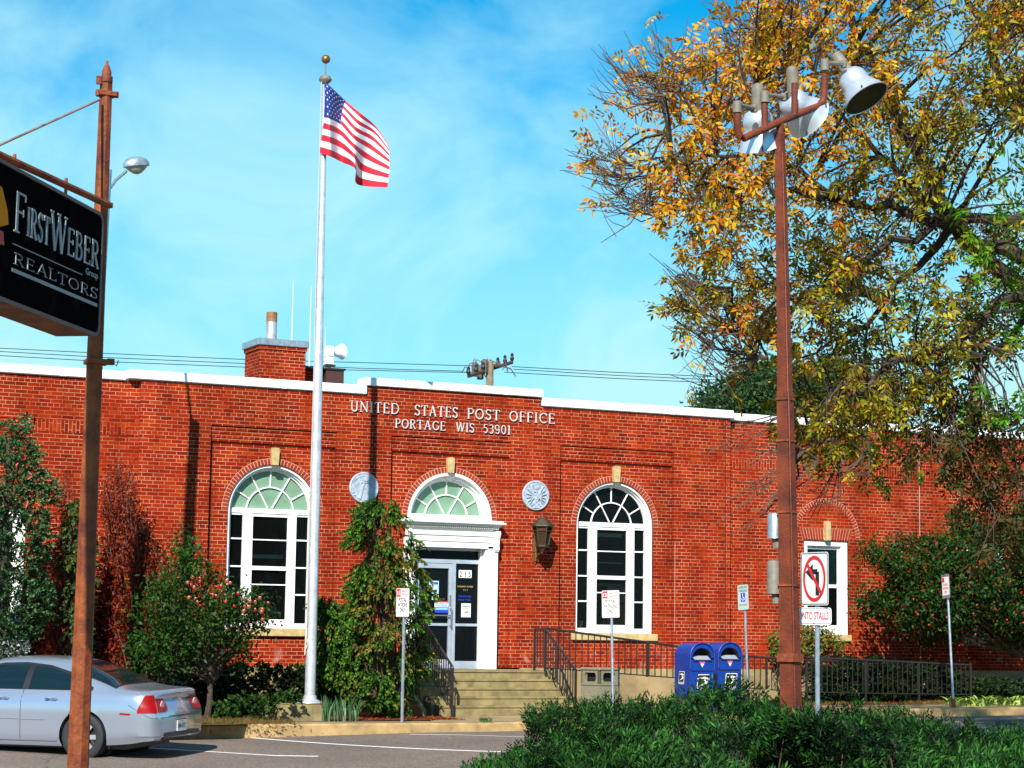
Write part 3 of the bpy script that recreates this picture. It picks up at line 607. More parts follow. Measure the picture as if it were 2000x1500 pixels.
put_text(n_,'WE APPRECIATE',3.575,2.05,.028,ys-.0055,M['signblue'],w=.25); put_text(n_,'YOUR BUSINESS',3.575,2.012,.028,ys-.0055,M['signblue'],w=.25)
n_.build('door_notice',None,D)

# ------------------------------------------------------------- raised serif lettering, drawn as strokes
def arc(cx,cy,rx,ry,a0,a1,n=12): return [(cx+rx*math.cos(R_(a0+(a1-a0)*i/n)),cy+ry*math.sin(R_(a0+(a1-a0)*i/n))) for i in range(n+1)]
T_,t_=.13,.06
def ser(x,y,w=.2): return ([(x-w/2,y),(x+w/2,y)],.045)
GL={
'U':(.78,[([(.16,1)]+[(.16,.35)]+arc(.4,.32,.24,.3,180,360)[1:]+[(.64,1)],T_*.8),ser(.16,.98,.26),ser(.64,.98,.24)]),
'N':(.84,[([(.14,0),(.14,1)],t_),([(.12,.98),(.70,.03)],T_),([(.70,0),(.70,1)],t_),ser(.14,.02,.22),ser(.10,.98,.2),ser(.70,.98,.24)]),
'I':(.34,[([(.17,0),(.17,1)],T_),ser(.17,.02,.28),ser(.17,.98,.28)]),
'T':(.70,[([(.35,0),(.35,.97)],T_),([(.03,.97),(.67,.97)],t_),([(.045,.97),(.045,.80)],.05),([(.655,.97),(.655,.80)],.05),ser(.35,.02,.28)]),
'E':(.64,[([(.14,0),(.14,1)],T_),([(.08,.975),(.55,.975)],t_),([(.14,.52),(.46,.52)],t_),([(.08,.025),(.58,.025)],t_),([(.545,.975),(.545,.82)],.05),([(.575,.025),(.575,.18)],.05),([(.46,.43),(.46,.61)],.045)]),
'F':(.60,[([(.14,0),(.14,1)],T_),([(.08,.975),(.55,.975)],t_),([(.14,.52),(.45,.52)],t_),([(.545,.975),(.545,.82)],.05),([(.45,.43),(.45,.61)],.045),ser(.14,.02,.28)]),
'D':(.82,[([(.14,0),(.14,1)],T_),([(.06,.975),(.36,.975)]+arc(.36,.5,.36,.475,90,-90)[1:]+[(.06,.025)],t_*1.4)]),
'S':(.60,[([(.50,.84)]+arc(.29,.75,.19,.22,35,240)+arc(.31,.25,.20,.23,75,-145)+[(.07,.2)],T_*.8),([(.51,.98),(.51,.78)],.045),([(.07,.02),(.07,.24)],.045)]),
'A':(.82,[([(.12,0),(.41,1)],t_),([(.40,1),(.70,0)],T_),([(.22,.34),(.60,.34)],.05),ser(.11,.02,.2),ser(.70,.02,.24)]),
'P':(.62,[([(.14,0),(.14,1)],T_),([(.06,.975),(.32,.975)]+arc(.32,.73,.24,.245,90,-90)[1:]+[(.14,.485)],t_*1.4),ser(.14,.02,.28)]),
'O':(.84,[(arc(.42,.5,.34,.46,0,360,28),T_*.85)]),
'C':(.78,[(arc(.44,.5,.34,.46,45,315,22),T_*.8),([(.70,.97),(.70,.72)],.045)]),
'R':(.72,[([(.14,0),(.14,1)],T_),([(.06,.975),(.32,.975)]+arc(.32,.74,.23,.235,90,-90)[1:]+[(.14,.5)],t_*1.4),([(.32,.5),(.62,.0)],T_*.85),ser(.14,.02,.26),ser(.63,.02,.18)]),
'G':(.82,[(arc(.44,.5,.34,.46,45,330,22)+[(.72,.42)],T_*.8),ser(.70,.42,.24),([(.70,.97),(.70,.74)],.045)]),
'W':(1.1,[([(.08,1),(.34,.02)],T_),([(.34,.02),(.56,.95)],t_),([(.54,1),(.80,.02)],T_),([(.80,.02),(1.02,1)],t_),ser(.08,.98,.22),ser(.54,.98,.22),ser(1.02,.98,.2)]),
'B':(.68,[([(.14,0),(.14,1)],T_),([(.06,.975),(.32,.975)]+arc(.32,.76,.2,.215,90,-90)[1:]+[(.14,.545)],t_*1.3),([(.3,.53)]+arc(.34,.275,.24,.25,90,-90)+[(.06,.025)],t_*1.5)]),
'L':(.6,[([(.14,0),(.14,1)],T_),([(.08,.025),(.54,.025)],t_),([(.54,.025),(.54,.2)],.05),ser(.14,.98,.26)]),
'5':(.6,[([(.48,.96),(.17,.96),(.13,.58)]+arc(.29,.33,.22,.29,110,-150),T_*.7)]),
'3':(.58,[(arc(.27,.76,.19,.2,150,-75)+arc(.27,.3,.22,.28,75,-150),T_*.7)]),
'9':(.62,[([(.12,.1)]+arc(.29,.36,.23,.36,-70,10)+arc(.29,.68,.22,.28,0,360,20),T_*.7)]),
'0':(.66,[(arc(.33,.5,.24,.46,0,360,24),T_*.75)]),
'1':(.42,[([(.21,0),(.21,1)],T_),([(.06,.86),(.2,.98)],.06),ser(.21,.02,.3)]),
' ':(.52,[])}
def serif(mb,t,x,z,h,y,dep,m,kx=1.0,gap=.11,bold=1.0,M4=None):
    seq=0
    for ch in t:
        adv,ss=GL[ch]
        for pts,wd in ss:
            P=[(x+p[0]*h*kx,z+p[1]*h) for p in pts]; n=len(P); closed=math.hypot(P[0][0]-P[-1][0],P[0][1]-P[-1][1])<1e-6 and n>4
            A=[];B=[]
            for i in range(n):
                if closed: a,c=P[i-1 if i else n-2],P[(i+1) if i<n-1 else 1]
                else: a,c=P[max(i-1,0)],P[min(i+1,n-1)]
                dx,dz=c[0]-a[0],c[1]-a[1]; L=math.hypot(dx,dz) or 1; hw=wd*h/2*bold
                A.append((P[i][0]-dz/L*hw,P[i][1]+dx/L*hw)); B.append((P[i][0]+dz/L*hw,P[i][1]-dx/L*hw))
            yy=y-dep-seq*.0004; seq=(seq+1)%7; V=[];F=[]
            for i in range(n): V+=[(A[i][0],yy,A[i][1]),(B[i][0],yy,B[i][1]),(B[i][0],y,B[i][1]),(A[i][0],y,A[i][1])]
            for i in range(n-1):
                for k in range(4):
                    j=(k+1)%4; F.append((4*i+k,4*i+j,4*i+4+j,4*i+4+k))
            F+= [(3,2,1,0),(4*n-4,4*n-3,4*n-2,4*n-1)]
            mb.add(V,F,m,False,M4)
        x+=(adv+gap)*h*kx
    return x
def serif_w(t,gap=.11): return sum(GL[c][0]+gap for c in t)-gap
b=MB()
def fit(t,x0,x1,z,h):
    k=(x1-x0)/(serif_w(t)*h); serif(b,t,x0,z,h,-.012,.022,M['letter'],kx=k,bold=.86)
fit('UNITED',1.485,2.51,5.71,.205); fit('STATES',2.83,3.76,5.71,.205); fit('POST',3.96,4.68,5.71,.205); fit('OFFICE',4.88,5.905,5.71,.205)
fit('PORTAGE',2.425,3.50,5.44,.18); fit('WIS',3.72,4.12,5.44,.18); fit('53901',4.31,4.92,5.44,.18)
b.build('raised_lettering',None,PO)
# ------------------------------------------------------------- round reliefs
def disc(xc,zc,r=.30):
    b=MB(); b.lathe([(r,0),(r,.03),(r-.012,.042),(r-.03,.042),(r-.036,.032),(.001,.032)],40,(0,0,0),None,Matrix.Translation((xc,0,zc))@Matrix.Rotation(PI/2,4,'X')); return b
y=-.045
b=disc(1.81,4.25)
for k in range(13):
    a=R_(150-k*8.8); cx,cz=1.81+.235*math.cos(a),4.25+.235*math.sin(a); b.prism([(cx-.011,cz-.016),(cx+.011,cz-.016),(cx+.008,cz+.016),(cx-.008,cz+.016)],y,-.03)
ribbon(b,[(1.72,4.02),(1.80,4.34)],.03,y-.006,-.03)
b.prism(circ(1.84,4.41,.05,14),y-.01,-.03); b.prism([(1.74,4.34),(1.93,4.34),(1.91,4.37),(1.76,4.37)],y-.004,-.03)
b.prism([(1.80,4.37),(1.88,4.37),(1.90,4.44),(1.84,4.49),(1.79,4.43)],y-.016,-.03)
for s in (-1,1): b.prism([(1.81+s*.22-.03,4.14),(1.81+s*.22+.03,4.15),(1.81+s*.22,4.20)],y-.003,-.03); b.box(1.81+s*.2-.03,1.81+s*.2+.03,y,-.03,4.09,4.10)
for k in range(11):
    a=R_(235+k*7); cx,cz=1.81+.24*math.cos(a),4.25+.24*math.sin(a); b.prism(circ(cx,cz,.008,6),y,-.03)
m1=b.build('round_relief',M['relief'],PO); m1['label']='round relief with a slender rod, left of the door'
b=disc(5.50,4.25); xc,zc=5.50,4.25
b.prism(circ(xc,zc+.19,.062,16),y-.006,-.03); 
for k in range(12): a=k*PI/6; b.prism(circ(xc+.085*math.cos(a),zc+.19+.06*math.sin(a),.016,8),y-.002,-.03)
b.prism([(xc-.06,zc+.05),(xc-.06,zc-.06),(xc,zc-.14),(xc+.06,zc-.06),(xc+.06,zc+.05)][::-1],y-.02,-.03)
for k in range(5): ribbon(b,[(xc-.044+k*.022,zc+.04),(xc-.044+k*.022,zc-.09+abs(k-2)*.015)],.008,y-.026,y-.015)
b.prism(circ(xc-.01,zc+.085,.028,10),y-.018,-.03); b.prism([(xc-.035,zc+.085),(xc-.06,zc+.075),(xc-.033,zc+.072)],y-.016,-.03)
for s in (-1,1):
    for k in range(6):
        a=R_(62-k*24); a2=a-.12; L=.21-.012*k
        p=(xc+s*.06,zc+.02-.012*k); q=(xc+s*(.06+L*math.cos(a)*.72+.03),zc+.01+L*math.sin(a)-.012*k); b.prism([(p[0],p[1]-.012),(q[0],q[1]),(p[0]+s*.01,p[1]+.018)],y-.012-.001*k,-.03)
    b.prism([(xc+s*.03,zc-.1),(xc+s*.12,zc-.2),(xc+s*.09,zc-.21),(xc+s*.01,zc-.13)],y-.006,-.03)
b.prism([(xc-.03,zc-.13),(xc+.03,zc-.13),(xc+.06,zc-.25),(xc-.06,zc-.25)],y-.008,-.03)
m2=b.build('round_relief',M['relief'],PO); m2['label']='round relief of an eagle with a shield, right of the door'

# ------------------------------------------------------------- roof things
ch=empty('chimney',(1.5,4.5,5.62),0,'square brick chimney with grey cap and tall metal flue on the roof','chimney')
b=MB(); b.box(1.01,2.03,4.0,4.95,5.62,7.44,M['brick']); b.box(.985,2.055,3.975,4.975,7.36,7.44,M['brick']); b.build('stack',None,ch)
b=MB(); b.bbox(.95,2.09,3.94,5.01,7.44,7.585,.01); b.build('cap',M['galv'],ch)
b=MB(); b.lathe([(.135,0),(.12,.05),(.112,.06),(.112,.60),(.105,.60),(.105,.4)],18,(1.36,4.3,7.585)); b.build('flue',mat('stained galvanised flue',(.36,.40,.45),.5,metal=.3,col2=(.22,.11,.04),vs=5,thr=(.5,.75)),ch)
b=MB(); b.lathe([(.114,.40),(.114,.605),(.106,.605)],18,(1.36,4.3,7.585),cap=False); b.build('rusty_rim',mat('burnt rust',(.20,.07,.02),.8,col2=(.30,.16,.08),vs=14),ch)
b=MB(); b.box(2.05,2.6,4.6,5.3,5.62,7.09,M['brick']); b.box(2.61,3.02,4.3,5.3,5.62,7.06,mat('dark metal panel',(.055,.02,.015),.6)); b.box(2.05,3.05,4.27,5.32,7.06,7.10,M['black'])
ph=b.build('roof_housing',None,PO)
def siren():
    r=empty('siren',(2.95,5,7.1),0,'white horn siren on a short mast above the roof','siren')
    b=MB(); x,y,z=2.95,5.0,7.10
    b.tube([(x,y,z),(x,y,z+.16)],.035,8,M['galv']); b.tube([(x-.1,y,z),(x,y,z+.13)],.012,6,M['galv']); b.tube([(x+.1,y,z),(x,y,z+.13)],.012,6,M['galv']); b.box(x-.11,x+.11,y-.1,y+.1,z+.12,z+.15,M['black']); b.build('mast',None,r)
    b=MB(); b.bbox(x-.1,x+.08,y-.1,y+.1,z+.15,z+.33,.02,M['cap']); b.bbox(x-.09,x+.06,y-.12,y+.12,z+.33,z+.56,.02,M['cap']); b.build('motor_box',None,r)
    b=MB(); Mx=Matrix.Translation((x+.05,y,z+.45))@Matrix.Rotation(R_(18),4,'Z')@Matrix.Rotation(R_(84),4,'Y')
    b.lathe([(.05,0),(.06,.06),(.10,.10),(.125,.18),(.16,.27),(.175,.285),(.165,.28),(.12,.2),(.03,.1)],20,(0,0,0),M['cap'],Mx); b.build('horn',None,r)
siren()
for i,(u,v,y,z0,lab) in enumerate(((573,548,5.2,7.1,'taller whip antenna behind the chimney'),(608,558,5.2,7.1,'whip antenna between the chimney and flagpole'),(636,640,5.2,7.1,'short thin antenna beside the siren'))):
    p=atY(u,v,y); b=MB(); h=p[2]-z0; b.tube([(p[0],y,5.62),(p[0],y,z0+.2),(p[0],y,z0+.2+h*.4),tuple(p)],[.022,.02,.014,.007] if i<2 else [.012,.011,.009,.006],8)
    tag(b.build('antenna',mat('pale antenna',(.55,.6,.6),.5)),lab,'antenna','antennas on the roof')
# ------------------------------------------------------------- steps, ramp, rails
st=empty('entrance_steps',(3.7,-2,.05),0,'five worn concrete steps and landing below the white entrance','steps')
b=MB(); xs0,xs1=2.30,5.02
for i in range(5):
    z1=.81-.152*(i+1); y1=-1.5-.3*(i+1)
b.box(2.0,5.15,-1.5,.03,-.1,.812)
for i in range(1,5):
    z=.812-.152*i; y0=-1.5-.3*i; e=.0
    b.box(2.0+.08*i,5.12,y0,y0+.3,-.1,z)
    b.box(2.0+.08*i-.01,5.13,y0-.018,y0+.03,z-.035,z+.004)
b.box(1.99,5.16,-1.52,-1.47,.78,.816)
b.build('step_block',M['conc'],st)
b=MB(); b.add([(1.93,-1.3,-.05),(1.93,-2.72,-.05),(1.93,-2.72,.12),(1.93,-1.5,.80),(1.93,-1.3,.80)]+[(2.02,y,z) for y,z in ((-1.3,-.05),(-2.72,-.05),(-2.72,.12),(-1.5,.80),(-1.3,.80))],[(4,3,2,1,0),(5,6,7,8,9),(1,2,7,6),(2,3,8,7),(3,4,9,8)],None)
b.build('cheek_wall',M['found'],st)
rp=empty('ramp',(8,-.8,0),0,'long pale concrete wheelchair ramp running along the wall to the landing','ramp')
def dz(x): return float(np.interp(x,[5.16,7.9,9.6,14.6],[.79,.60,.42,.30]))
b=MB(); V=[];F=[]; X=[5.17,6,7,7.9,8.8,9.6,10.05]
for x in X: V+=[(x,-1.55,H(x)-.1),(x,-1.55,dz(x)+.06),(x,-1.40,dz(x)+.06),(x,-1.40,dz(x)),(x,-.04,dz(x)),(x,.1,dz(x))]
for i in range(len(X)-1):
    for k in range(5): F.append((6*i+k,6*i+6+k,6*i+7+k,6*i+1+k))
b.add(V,F); b.build('ramp_body',M['walk'],rp)
def rail(name,label,top,bot,posts,sp,root,pn='railing'):
    r=empty(pn,root,0,label,'railing')
    def lerp(P,s):
        L=[0]
        for a,c in zip(P,P[1:]): L.append(L[-1]+(Vector(c)-Vector(a)).length)
        d=s*L[-1]
        for i in range(len(P)-1):
            if d<=L[i+1]+1e-9: t=(d-L[i])/(L[i+1]-L[i]); return Vector(P[i]).lerp(Vector(P[i+1]),t)
        return Vector(P[-1])
    b=MB(); b.tube(top,.022,6,smooth=False); b.build('handrail',M['black'],r)
    b=MB(); b.tube(bot,.012,6,smooth=False); b.build('bottom_rail',M['black'],r)
    n=int(sum((Vector(c)-Vector(a)).length for a,c in zip(top,top[1:]))/sp)
    b=MB()
    for i in range(1,n):
        p=lerp(top,i/n); q=lerp(bot,i/n); b.box(p.x-.008,p.x+.008,p.y-.008,p.y+.008,q.z,p.z,M['black'])
    b.build('bars',None,r)
    for p in posts:
        b=MB(); b.box(p[0]-.018,p[0]+.018,p[1]-.018,p[1]+.018,p[2],p[3]); b.build('post',M['black'],r)
    return r
xl=2.46
rail('l','black iron stair railing on the left of the steps',[(xl,-1.2,1.66),(xl,-1.6,1.66),(xl,-2.85,.90),(xl,-2.85,.88)],[(xl,-1.2,.90),(xl,-1.6,.90),(xl,-2.85,.16),(xl,-2.85,.15)],[(xl,-1.2,.8,1.66),(xl,-2.86,.0,.88)],.115,(xl,-2,.5))
xr=4.95
rail('r','black iron stair railing on the right of the steps',[(xr,-1.15,1.60),(xr,-1.6,1.60),(xr,-2.85,.86)],[(xr,-1.15,.90),(xr,-1.6,.90),(xr,-2.85,.22)],[(xr,-1.15,.8,1.6),(xr,-1.6,.8,1.6),(xr,-2.86,.05,.86)],.115,(xr,-2,.5))
tp=[(5.0,-1.47,1.62),(7.877,-1.47,1.307),(9.17,-1.47,1.138),(11.1,-1.47,1.05),(14.6,-1.47,.97)]
bt=[(5.0,-1.47,.87),(7.877,-1.47,.69),(9.17,-1.47,.52),(11.1,-1.47,.40),(14.6,-1.47,.36)]
rail('ramp','long black iron railing along the ramp',tp,bt,[(x,-1.47,H(x),float(np.interp(x,[p[0] for p in tp],[p[2] for p in tp]))) for x in (5.02,7.25,9.0,10.0,11.1,12.9,14.6)],.135,(8,-1.47,.6))
tp=[(10.2,-2.6,1.12),(12.0,-2.6,1.07),(14.2,-2.6,1.0)]; bt=[(10.2,-2.6,.45),(12,-2.6,.42),(14.2,-2.6,.4)]
rail('ramp2','low black railing in front of the ramp end beside the rusty floodlight pole',tp,bt,[(x,-2.6,.2,1.05) for x in (10.2,11.6,12.9,14.2)],.12,(12,-2.6,.3))

# ------------------------------------------------------------- wall lantern
ln=empty('wall_lantern',(5.5,0,3.0),0,'weathered bronze carriage lantern on the brick wall beside the entrance','lantern')
cx,cy=5.50,-.33
def ngon(b,prof,n=6,rot=PI/6,m=None,c=(cx,cy,0)):
    V=[];F=[]
    for r,z in prof:
        for k in range(n): a=rot+2*PI*k/n; V.append((c[0]+r*math.cos(a),c[1]+r*math.sin(a),c[2]+z))
    for i in range(len(prof)-1):
        for k in range(n): F.append((i*n+k,i*n+(k+1)%n,i*n+n+(k+1)%n,i*n+n+k))
    F.append(tuple(range(n-1,-1,-1))); F.append(tuple(range((len(prof)-1)*n,len(prof)*n))); b.add(V,F,m)
b=MB(); ngon(b,[(.24,3.62),(.235,3.645),(.15,3.73),(.07,3.79),(.035,3.80),(.03,3.83),(.012,3.86)]); b.build('lantern_roof',M['bronze'],ln)
b=MB()
for k in range(6):
    a=PI/6+k*PI/3; b.tube([(cx+.195*math.cos(a),cy+.195*math.sin(a),3.62),(cx+.125*math.cos(a),cy+.125*math.sin(a),3.25)],.012,5)
    a2=a+PI/3
    for r,z in ((.195,3.61),(.182,3.53),(.127,3.26)): b.tube([(cx+r*math.cos(a),cy+r*math.sin(a),z),(cx+r*math.cos(a2),cy+r*math.sin(a2),z)],.011,5)
ngon(b,[(.13,3.22),(.13,3.255)]); ngon(b,[(.03,3.12),(.09,3.22)]); b.tube([(cx,cy,3.25),(cx,cy,3.42)],.02,6); b.tube([(cx,cy,3.15),(cx,cy,3.09)],.02,6)
b.build('cage',M['bronze'],ln)
b=MB(); ngon(b,[(.12,3.26),(.188,3.61)]); b.build('glass',glass_mat('old lantern glass',(.10,.06,.03),.45),ln)
b=MB(); b.tube([(cx,cy,3.12),(cx,cy+.12,3.08),(cx,-.05,3.14)],.018,6); b.tube([(cx,-.04,3.5),(cx,-.06,3.2),(cx,-.045,2.95)],.022,6)
b.prism([(cx-.04,3.12),(cx+.04,3.12),(cx+.055,3.2),(cx+.045,3.5),(cx,3.58),(cx-.045,3.5),(cx-.055,3.2)],-.03,.0)
b.prism([(cx,2.88),(cx+.03,2.96),(cx+.04,3.1),(cx-.04,3.1),(cx-.03,2.96)],-.03,.0)
for k in range(9):
    t=k/8*4.5; 
P=[(cx,-.05-.10*math.sin(t*1.1),3.0+.05*t) for t in np.linspace(0,3,10)]; b.tube(P,.011,5); b.build('bracket',mat('patinated gilt bracket',(.16,.09,.03),.6,metal=.4,var=.5,vs=20),ln)

# ------------------------------------------------------------- flagpole and flag
fx,fy=-.45,-3.4
fp=empty('flagpole',(fx,fy,.3),0,'tall silver flagpole with gilt ball on top, set in a concrete block','flagpole')
b=MB(); b.lathe([(.22,.28),(.21,.30),(.12,.345),(.11,.40),(.10,.41)],24,(fx,fy,0)); b.build('collar',M['silver'],fp)
b=MB(); Z_=np.linspace(.38,11.15,24); b.tube([(fx,fy,z) for z in Z_],[.093 if z<4.2 else .093-.055*(z-4.2)/7 for z in Z_],20)
b.build('pole',M['silver'],fp)
b=MB(); b.lathe([(.04,11.10),(.11,11.17),(.115,11.2),(.09,11.25),(.03,11.27),(.012,11.28),(.012,11.52)],18,(fx,fy,0)); b.build('truck',M['tan'],fp)
b=MB(); b.lathe([(.001,11.48)]+[(.08*math.cos(R_(a)),11.56+.08*math.sin(R_(a))) for a in range(-80,81,16)]+[(.001,11.64)],18,(fx,fy,0)); b.build('ball',mat('gilt ball',(.22,.13,.05),.4,metal=.6),fp)
b=MB(); b.tube([(fx-.10,fy-.03,1.3),(fx-.075,fy,6),(fx-.07,fy,11.15)],.006,5); b.tube([(fx-.11,fy-.06,1.3),(fx-.09,fy-.03,6),(fx-.08,fy-.02,11.15)],.006,5)
b.tube([(fx-.1,fy-.03,1.55),(fx-.13,fy-.06,1.35),(fx-.11,fy-.05,1.2),(fx-.08,fy-.06,1.32),(fx-.12,fy-.04,1.4),(fx-.13,fy-.05,1.1)],.012,5); b.box(fx-.12,fx-.09,fy-.03,fy+.03,1.42,1.55); b.build('halyard',mat('pale rope',(.55,.5,.4),.9),fp)
bk=MB(); Mx=Matrix.Translation((fx-.3,fy+.05,0))@Matrix.Rotation(R_(0),4,'Z'); 
V=[(-.45,-.42,0),(.36,-.42,0),(.36,.5,0),(-.45,.5,0),(-.42,-.38,.285),(.33,-.38,.285),(.33,.46,.285),(-.42,.46,.285)]
bk=MB(); bk.add([(fx-.25+x,fy+y,z-.02) for x,y,z in V],[(3,2,1,0),(4,5,6,7),(0,1,5,4),(1,2,6,5),(2,3,7,6),(3,0,4,7)]); bk.build('base_block',M['conc'],fp)
# flag as a draped surface
S_=[0,.12,.4,.6,.8,1]
rows={0:[(632,160),(642,166),(675,197),(705,222),(735,248),(758,284)],.54:[(631,229),(643,232),(666,244),(692,272),(722,291),(761,318)],1:[(624,299),(646,306),(668,317),(694,330),(698,360),(757,366)]}
off={0:[.0,-.10,.20,-.06,.14,.0],.54:[.0,-.24,.16,-.20,.12,-.10],1:[.0,-.20,.22,-.24,.26,-.02]}
def cat(P,s,X=S_):
    i=max(0,min(len(X)-2,int(np.searchsorted(X,s,side='right')-1))); t=(s-X[i])/(X[i+1]-X[i])
    p0,p1,p2,p3=[np.array(P[max(0,min(len(P)-1,j))],float) for j in (i-1,i,i+1,i+2)]
    return .5*((2*p1)+(-p0+p2)*t+(2*p0-5*p1+4*p2-p3)*t*t+(-p0+3*p1-3*p2+p3)*t**3)
def flagpt(s,t):
    R3=[np.append(cat(rows[k],s),cat([[o] for o in off[k]],s)) for k in (0,.54,1)]
    a,c,d=R3; X=[0,.54,1]
    l=[(t-.54)*(t-1)/(.54),t*(t-1)/(.54*(.54-1)),t*(t-.54)/(1*.46)]
    q=a*l[0]+c*l[1]+d*l[2]; y=fy+q[2]+.025*math.sin(s*19+t*3)*min(1,s*3)
    u=q[0]; v=q[1]
    return atY(u,v,y)
NS,NT=50,52; b=MB(); V=[tuple(flagpt(i/NS,j/NT)) for j in range(NT+1) for i in range(NS+1)]
cl={k:mat(n,c,.75,var=.08,vs=6) for k,n,c in (('r','flag red',(.52,.01,.035)),('w','flag white',(.78,.78,.84)),('b','flag navy',(.012,.03,.22)))}
F={'r':[],'w':[],'b':[]}
for j in range(NT):
    for i in range(NS):
        sidx=j*13//NT; k='b' if (i<.4*NS and sidx<7) else ('r' if sidx%2==0 else 'w')
        F[k].append((j*(NS+1)+i,j*(NS+1)+NS+1+i,j*(NS+1)+NS+2+i,j*(NS+1)+i+1))
nv=len(V); b.v=list(V)
for k in 'rwb':
    for f in F[k]: b.f.append(f); b.m.append(b.mi(cl[k])); b.sm.append(True)
for r_ in range(9):
    for c_ in range(11):
        if (r_+c_)%2: continue
        s0=(.4*(c_+1)/12); t0=(7/13)*(r_+1)/10; P=[]
        for q in range(10):
            a=PI/2+q*PI/5; rr=.020 if q%2==0 else .008; P.append((s0+rr*math.cos(a)*.66,t0-rr*math.sin(a)))
        for sg in (-1,):
            V3=[]
            c0=flagpt(s0,t0); nrm=np.cross(flagpt(s0+.01,t0)-c0,flagpt(s0,t0+.01)-c0); nrm/=np.linalg.norm(nrm)
            if nrm[1]>0: nrm=-nrm
            V3=[tuple(c0+nrm*.006)]+[tuple(np.array(flagpt(p[0],p[1]))+nrm*.006) for p in P]
            b.add(V3,[(0,q+1,(q+1)%10+1) for q in range(10)],cl['w'])
fl=b.build('flag',None,None); tag(fl,'United States flag drooping in folds from the silver flagpole','flag')

# ------------------------------------------------------------- mailboxes
def mailbox():
    r=empty('mailbox',(0,0,0)); w_,d_=.255,.29; z0,z1=.30,1.16; R=.16   # front faces -y, half width w_
    prof=[(-d_,z0),(-d_,z1-.03)]+[(-d_+.26-.26*math.cos(a)+.0,z1-.03+.20*math.sin(a)) for a in np.linspace(.1,PI/2,8)]+[(d_-.26+.26*math.sin(a),z1-.03+.20*math.cos(a)) for a in np.linspace(.0,PI/2,8)]+[(d_,z0)]
    # hood: barrel top running front to back => arch across the width
    A=[(w_*math.cos(a),z1-.08+.245*math.sin(a)**.9) for a in np.linspace(0,PI,21)]
    P=[(-w_,z0),(w_,z0)]+A
    b=MB(); n=len(P); V=[];F=[]
    ys=(-d_,-d_+.012,d_-.012,d_)
    for y,s in zip(ys,(.975,1,1,.975)):
        V+=[(x*s,y,z0+(z-z0)*(s+.0) ) for x,z in P]
    for k in range(3):
        for i in range(n): j=(i+1)%n; F.append((k*n+i,k*n+j,k*n+n+j,k*n+n+i))
    F.append(tuple(range(3*n,4*n)))
    b.add(V,F,M['blue'])
    # front face with hatch opening: lower door panel, and ring around the opening
    zt=1.02
    b.quad((-w_*.975,-d_,z0),(w_*.975,-d_,z0),(w_*.975,-d_,zt),(-w_*.975,-d_,zt),M['blue'])
    o=[(x*.975,z0+(z-z0)*.975) for x,z in A]; inn=[(x*.80,1.02+max(0,(z-1.05))*.78) for x,z in A]
    V=[(x,-d_,max(z,zt)) for x,z in o]+[(x,-d_,max(z,zt)) for x,z in inn]; m_=len(o)
    b.add(V,[(i,i+1,m_+i+1,m_+i) for i in range(m_-1)],M['blue'])
    V=[(x,-d_,max(z,zt)) for x,z in inn]+[(x,-d_+.16,max(z,zt)) for x,z in inn]; b.add(V,[(i+1,i,m_+i,m_+i+1) for i in range(m_-1)]+[tuple(range(m_,2*m_))],M['dark'])
    b.build('body',None,r)
    t=MB(); t.tube([(x*1.01,-d_-.012,z) for x,z in [(P[0][0],z0+.55)]+A[::-1]+[(w_,z0+.55)]],.014,6); t.build('hood_trim',M['blue'],r)
    t=MB(); t.add([(-.17,-d_-.03,zt+.0),(.17,-d_-.03,zt+.0),(.19,-d_+.13,zt+.07),(-.19,-d_+.13,zt+.07)],[(0,1,2,3)],mat('worn chute plate',(.42,.45,.5),.45,metal=.3)); t.box(-.2,.2,-d_-.03,-d_-.002,zt-.02,zt-.002,M['blue']); t.build('chute',None,r)
    t=MB(); t.box(-w_*.9,w_*.9,-d_-.015,-d_-.002,.82,.84,M['blue']); t.box(-w_*.9,w_*.9,-d_-.006,-d_-.002,.80,.818,M['ink']); t.build('door_lip',None,r)
    t=MB(); y=-d_-.003
    t.prism([(-.075,1.0),(0,.865),(.075,1.0)],y-.003,y,M['galv']); t.prism([(-.07,.996),(-.045,.95),(.045,.95),(.07,.996)],y-.005,y-.0035,mat('pink label',(.6,.08,.25),.5)); t.prism([(-.035,.945),(0,.885),(.035,.945)],y-.005,y-.0035,M['signw']); t.build('pickup_label',None,r)
    def logo(t,s=1.0,cx=0,cz=.60):
        q=lambda x,z:(cx+x*s+ (z*s)*.12,cz+z*s)
        W_,Hh=.125,.15
        y=-d_-.003
        t.prism([q(*p) for p in rrect(-W_,W_,-Hh,Hh,.02)],y-.002,y,M['signw'])
        t.prism([q(*p) for p in rrect(-W_+.012,W_-.012,-Hh+.055,Hh-.012,.012)],y-.004,y-.0025,M['ink'])
        t.prism([q(*p) for p in [(-.105,.082),(.02,.105),(.095,.085),(.098,.06),(.05,.055),(-.02,.068)][::-1]],y-.006,y-.0045,M['signw'])
        t.prism([q(*p) for p in [(.0,.045),(.085,.035),(.10,.01),(.075,-.025),(-.10,-.075),(.03,-.005),(.045,.02)][::-1]],y-.006,y-.0045,M['signw'])
        t.prism([q(*p) for p in [(-.108,-.092),(.11,-.092),(.112,-.02),(.06,-.055)]],y-.0055,y-.0045,M['ink'])
        V0=len(t.v); put_text(t,'UNITED STATES',cx-.01*s,cz-.117*s,.018*s,y-.003,M['ink'],w=.21*s); put_text(t,'POSTAL SERVICE',cx-.015*s,cz-.141*s,.018*s,y-.003,M['ink'],w=.21*s)
    t=MB(); logo(t,1.0,.02,.60); t.build('front_logo',None,r)
    t=MB(); logo(t,.78,-.02,.68); Mz=Matrix.Translation((-w_+d_,0,0))
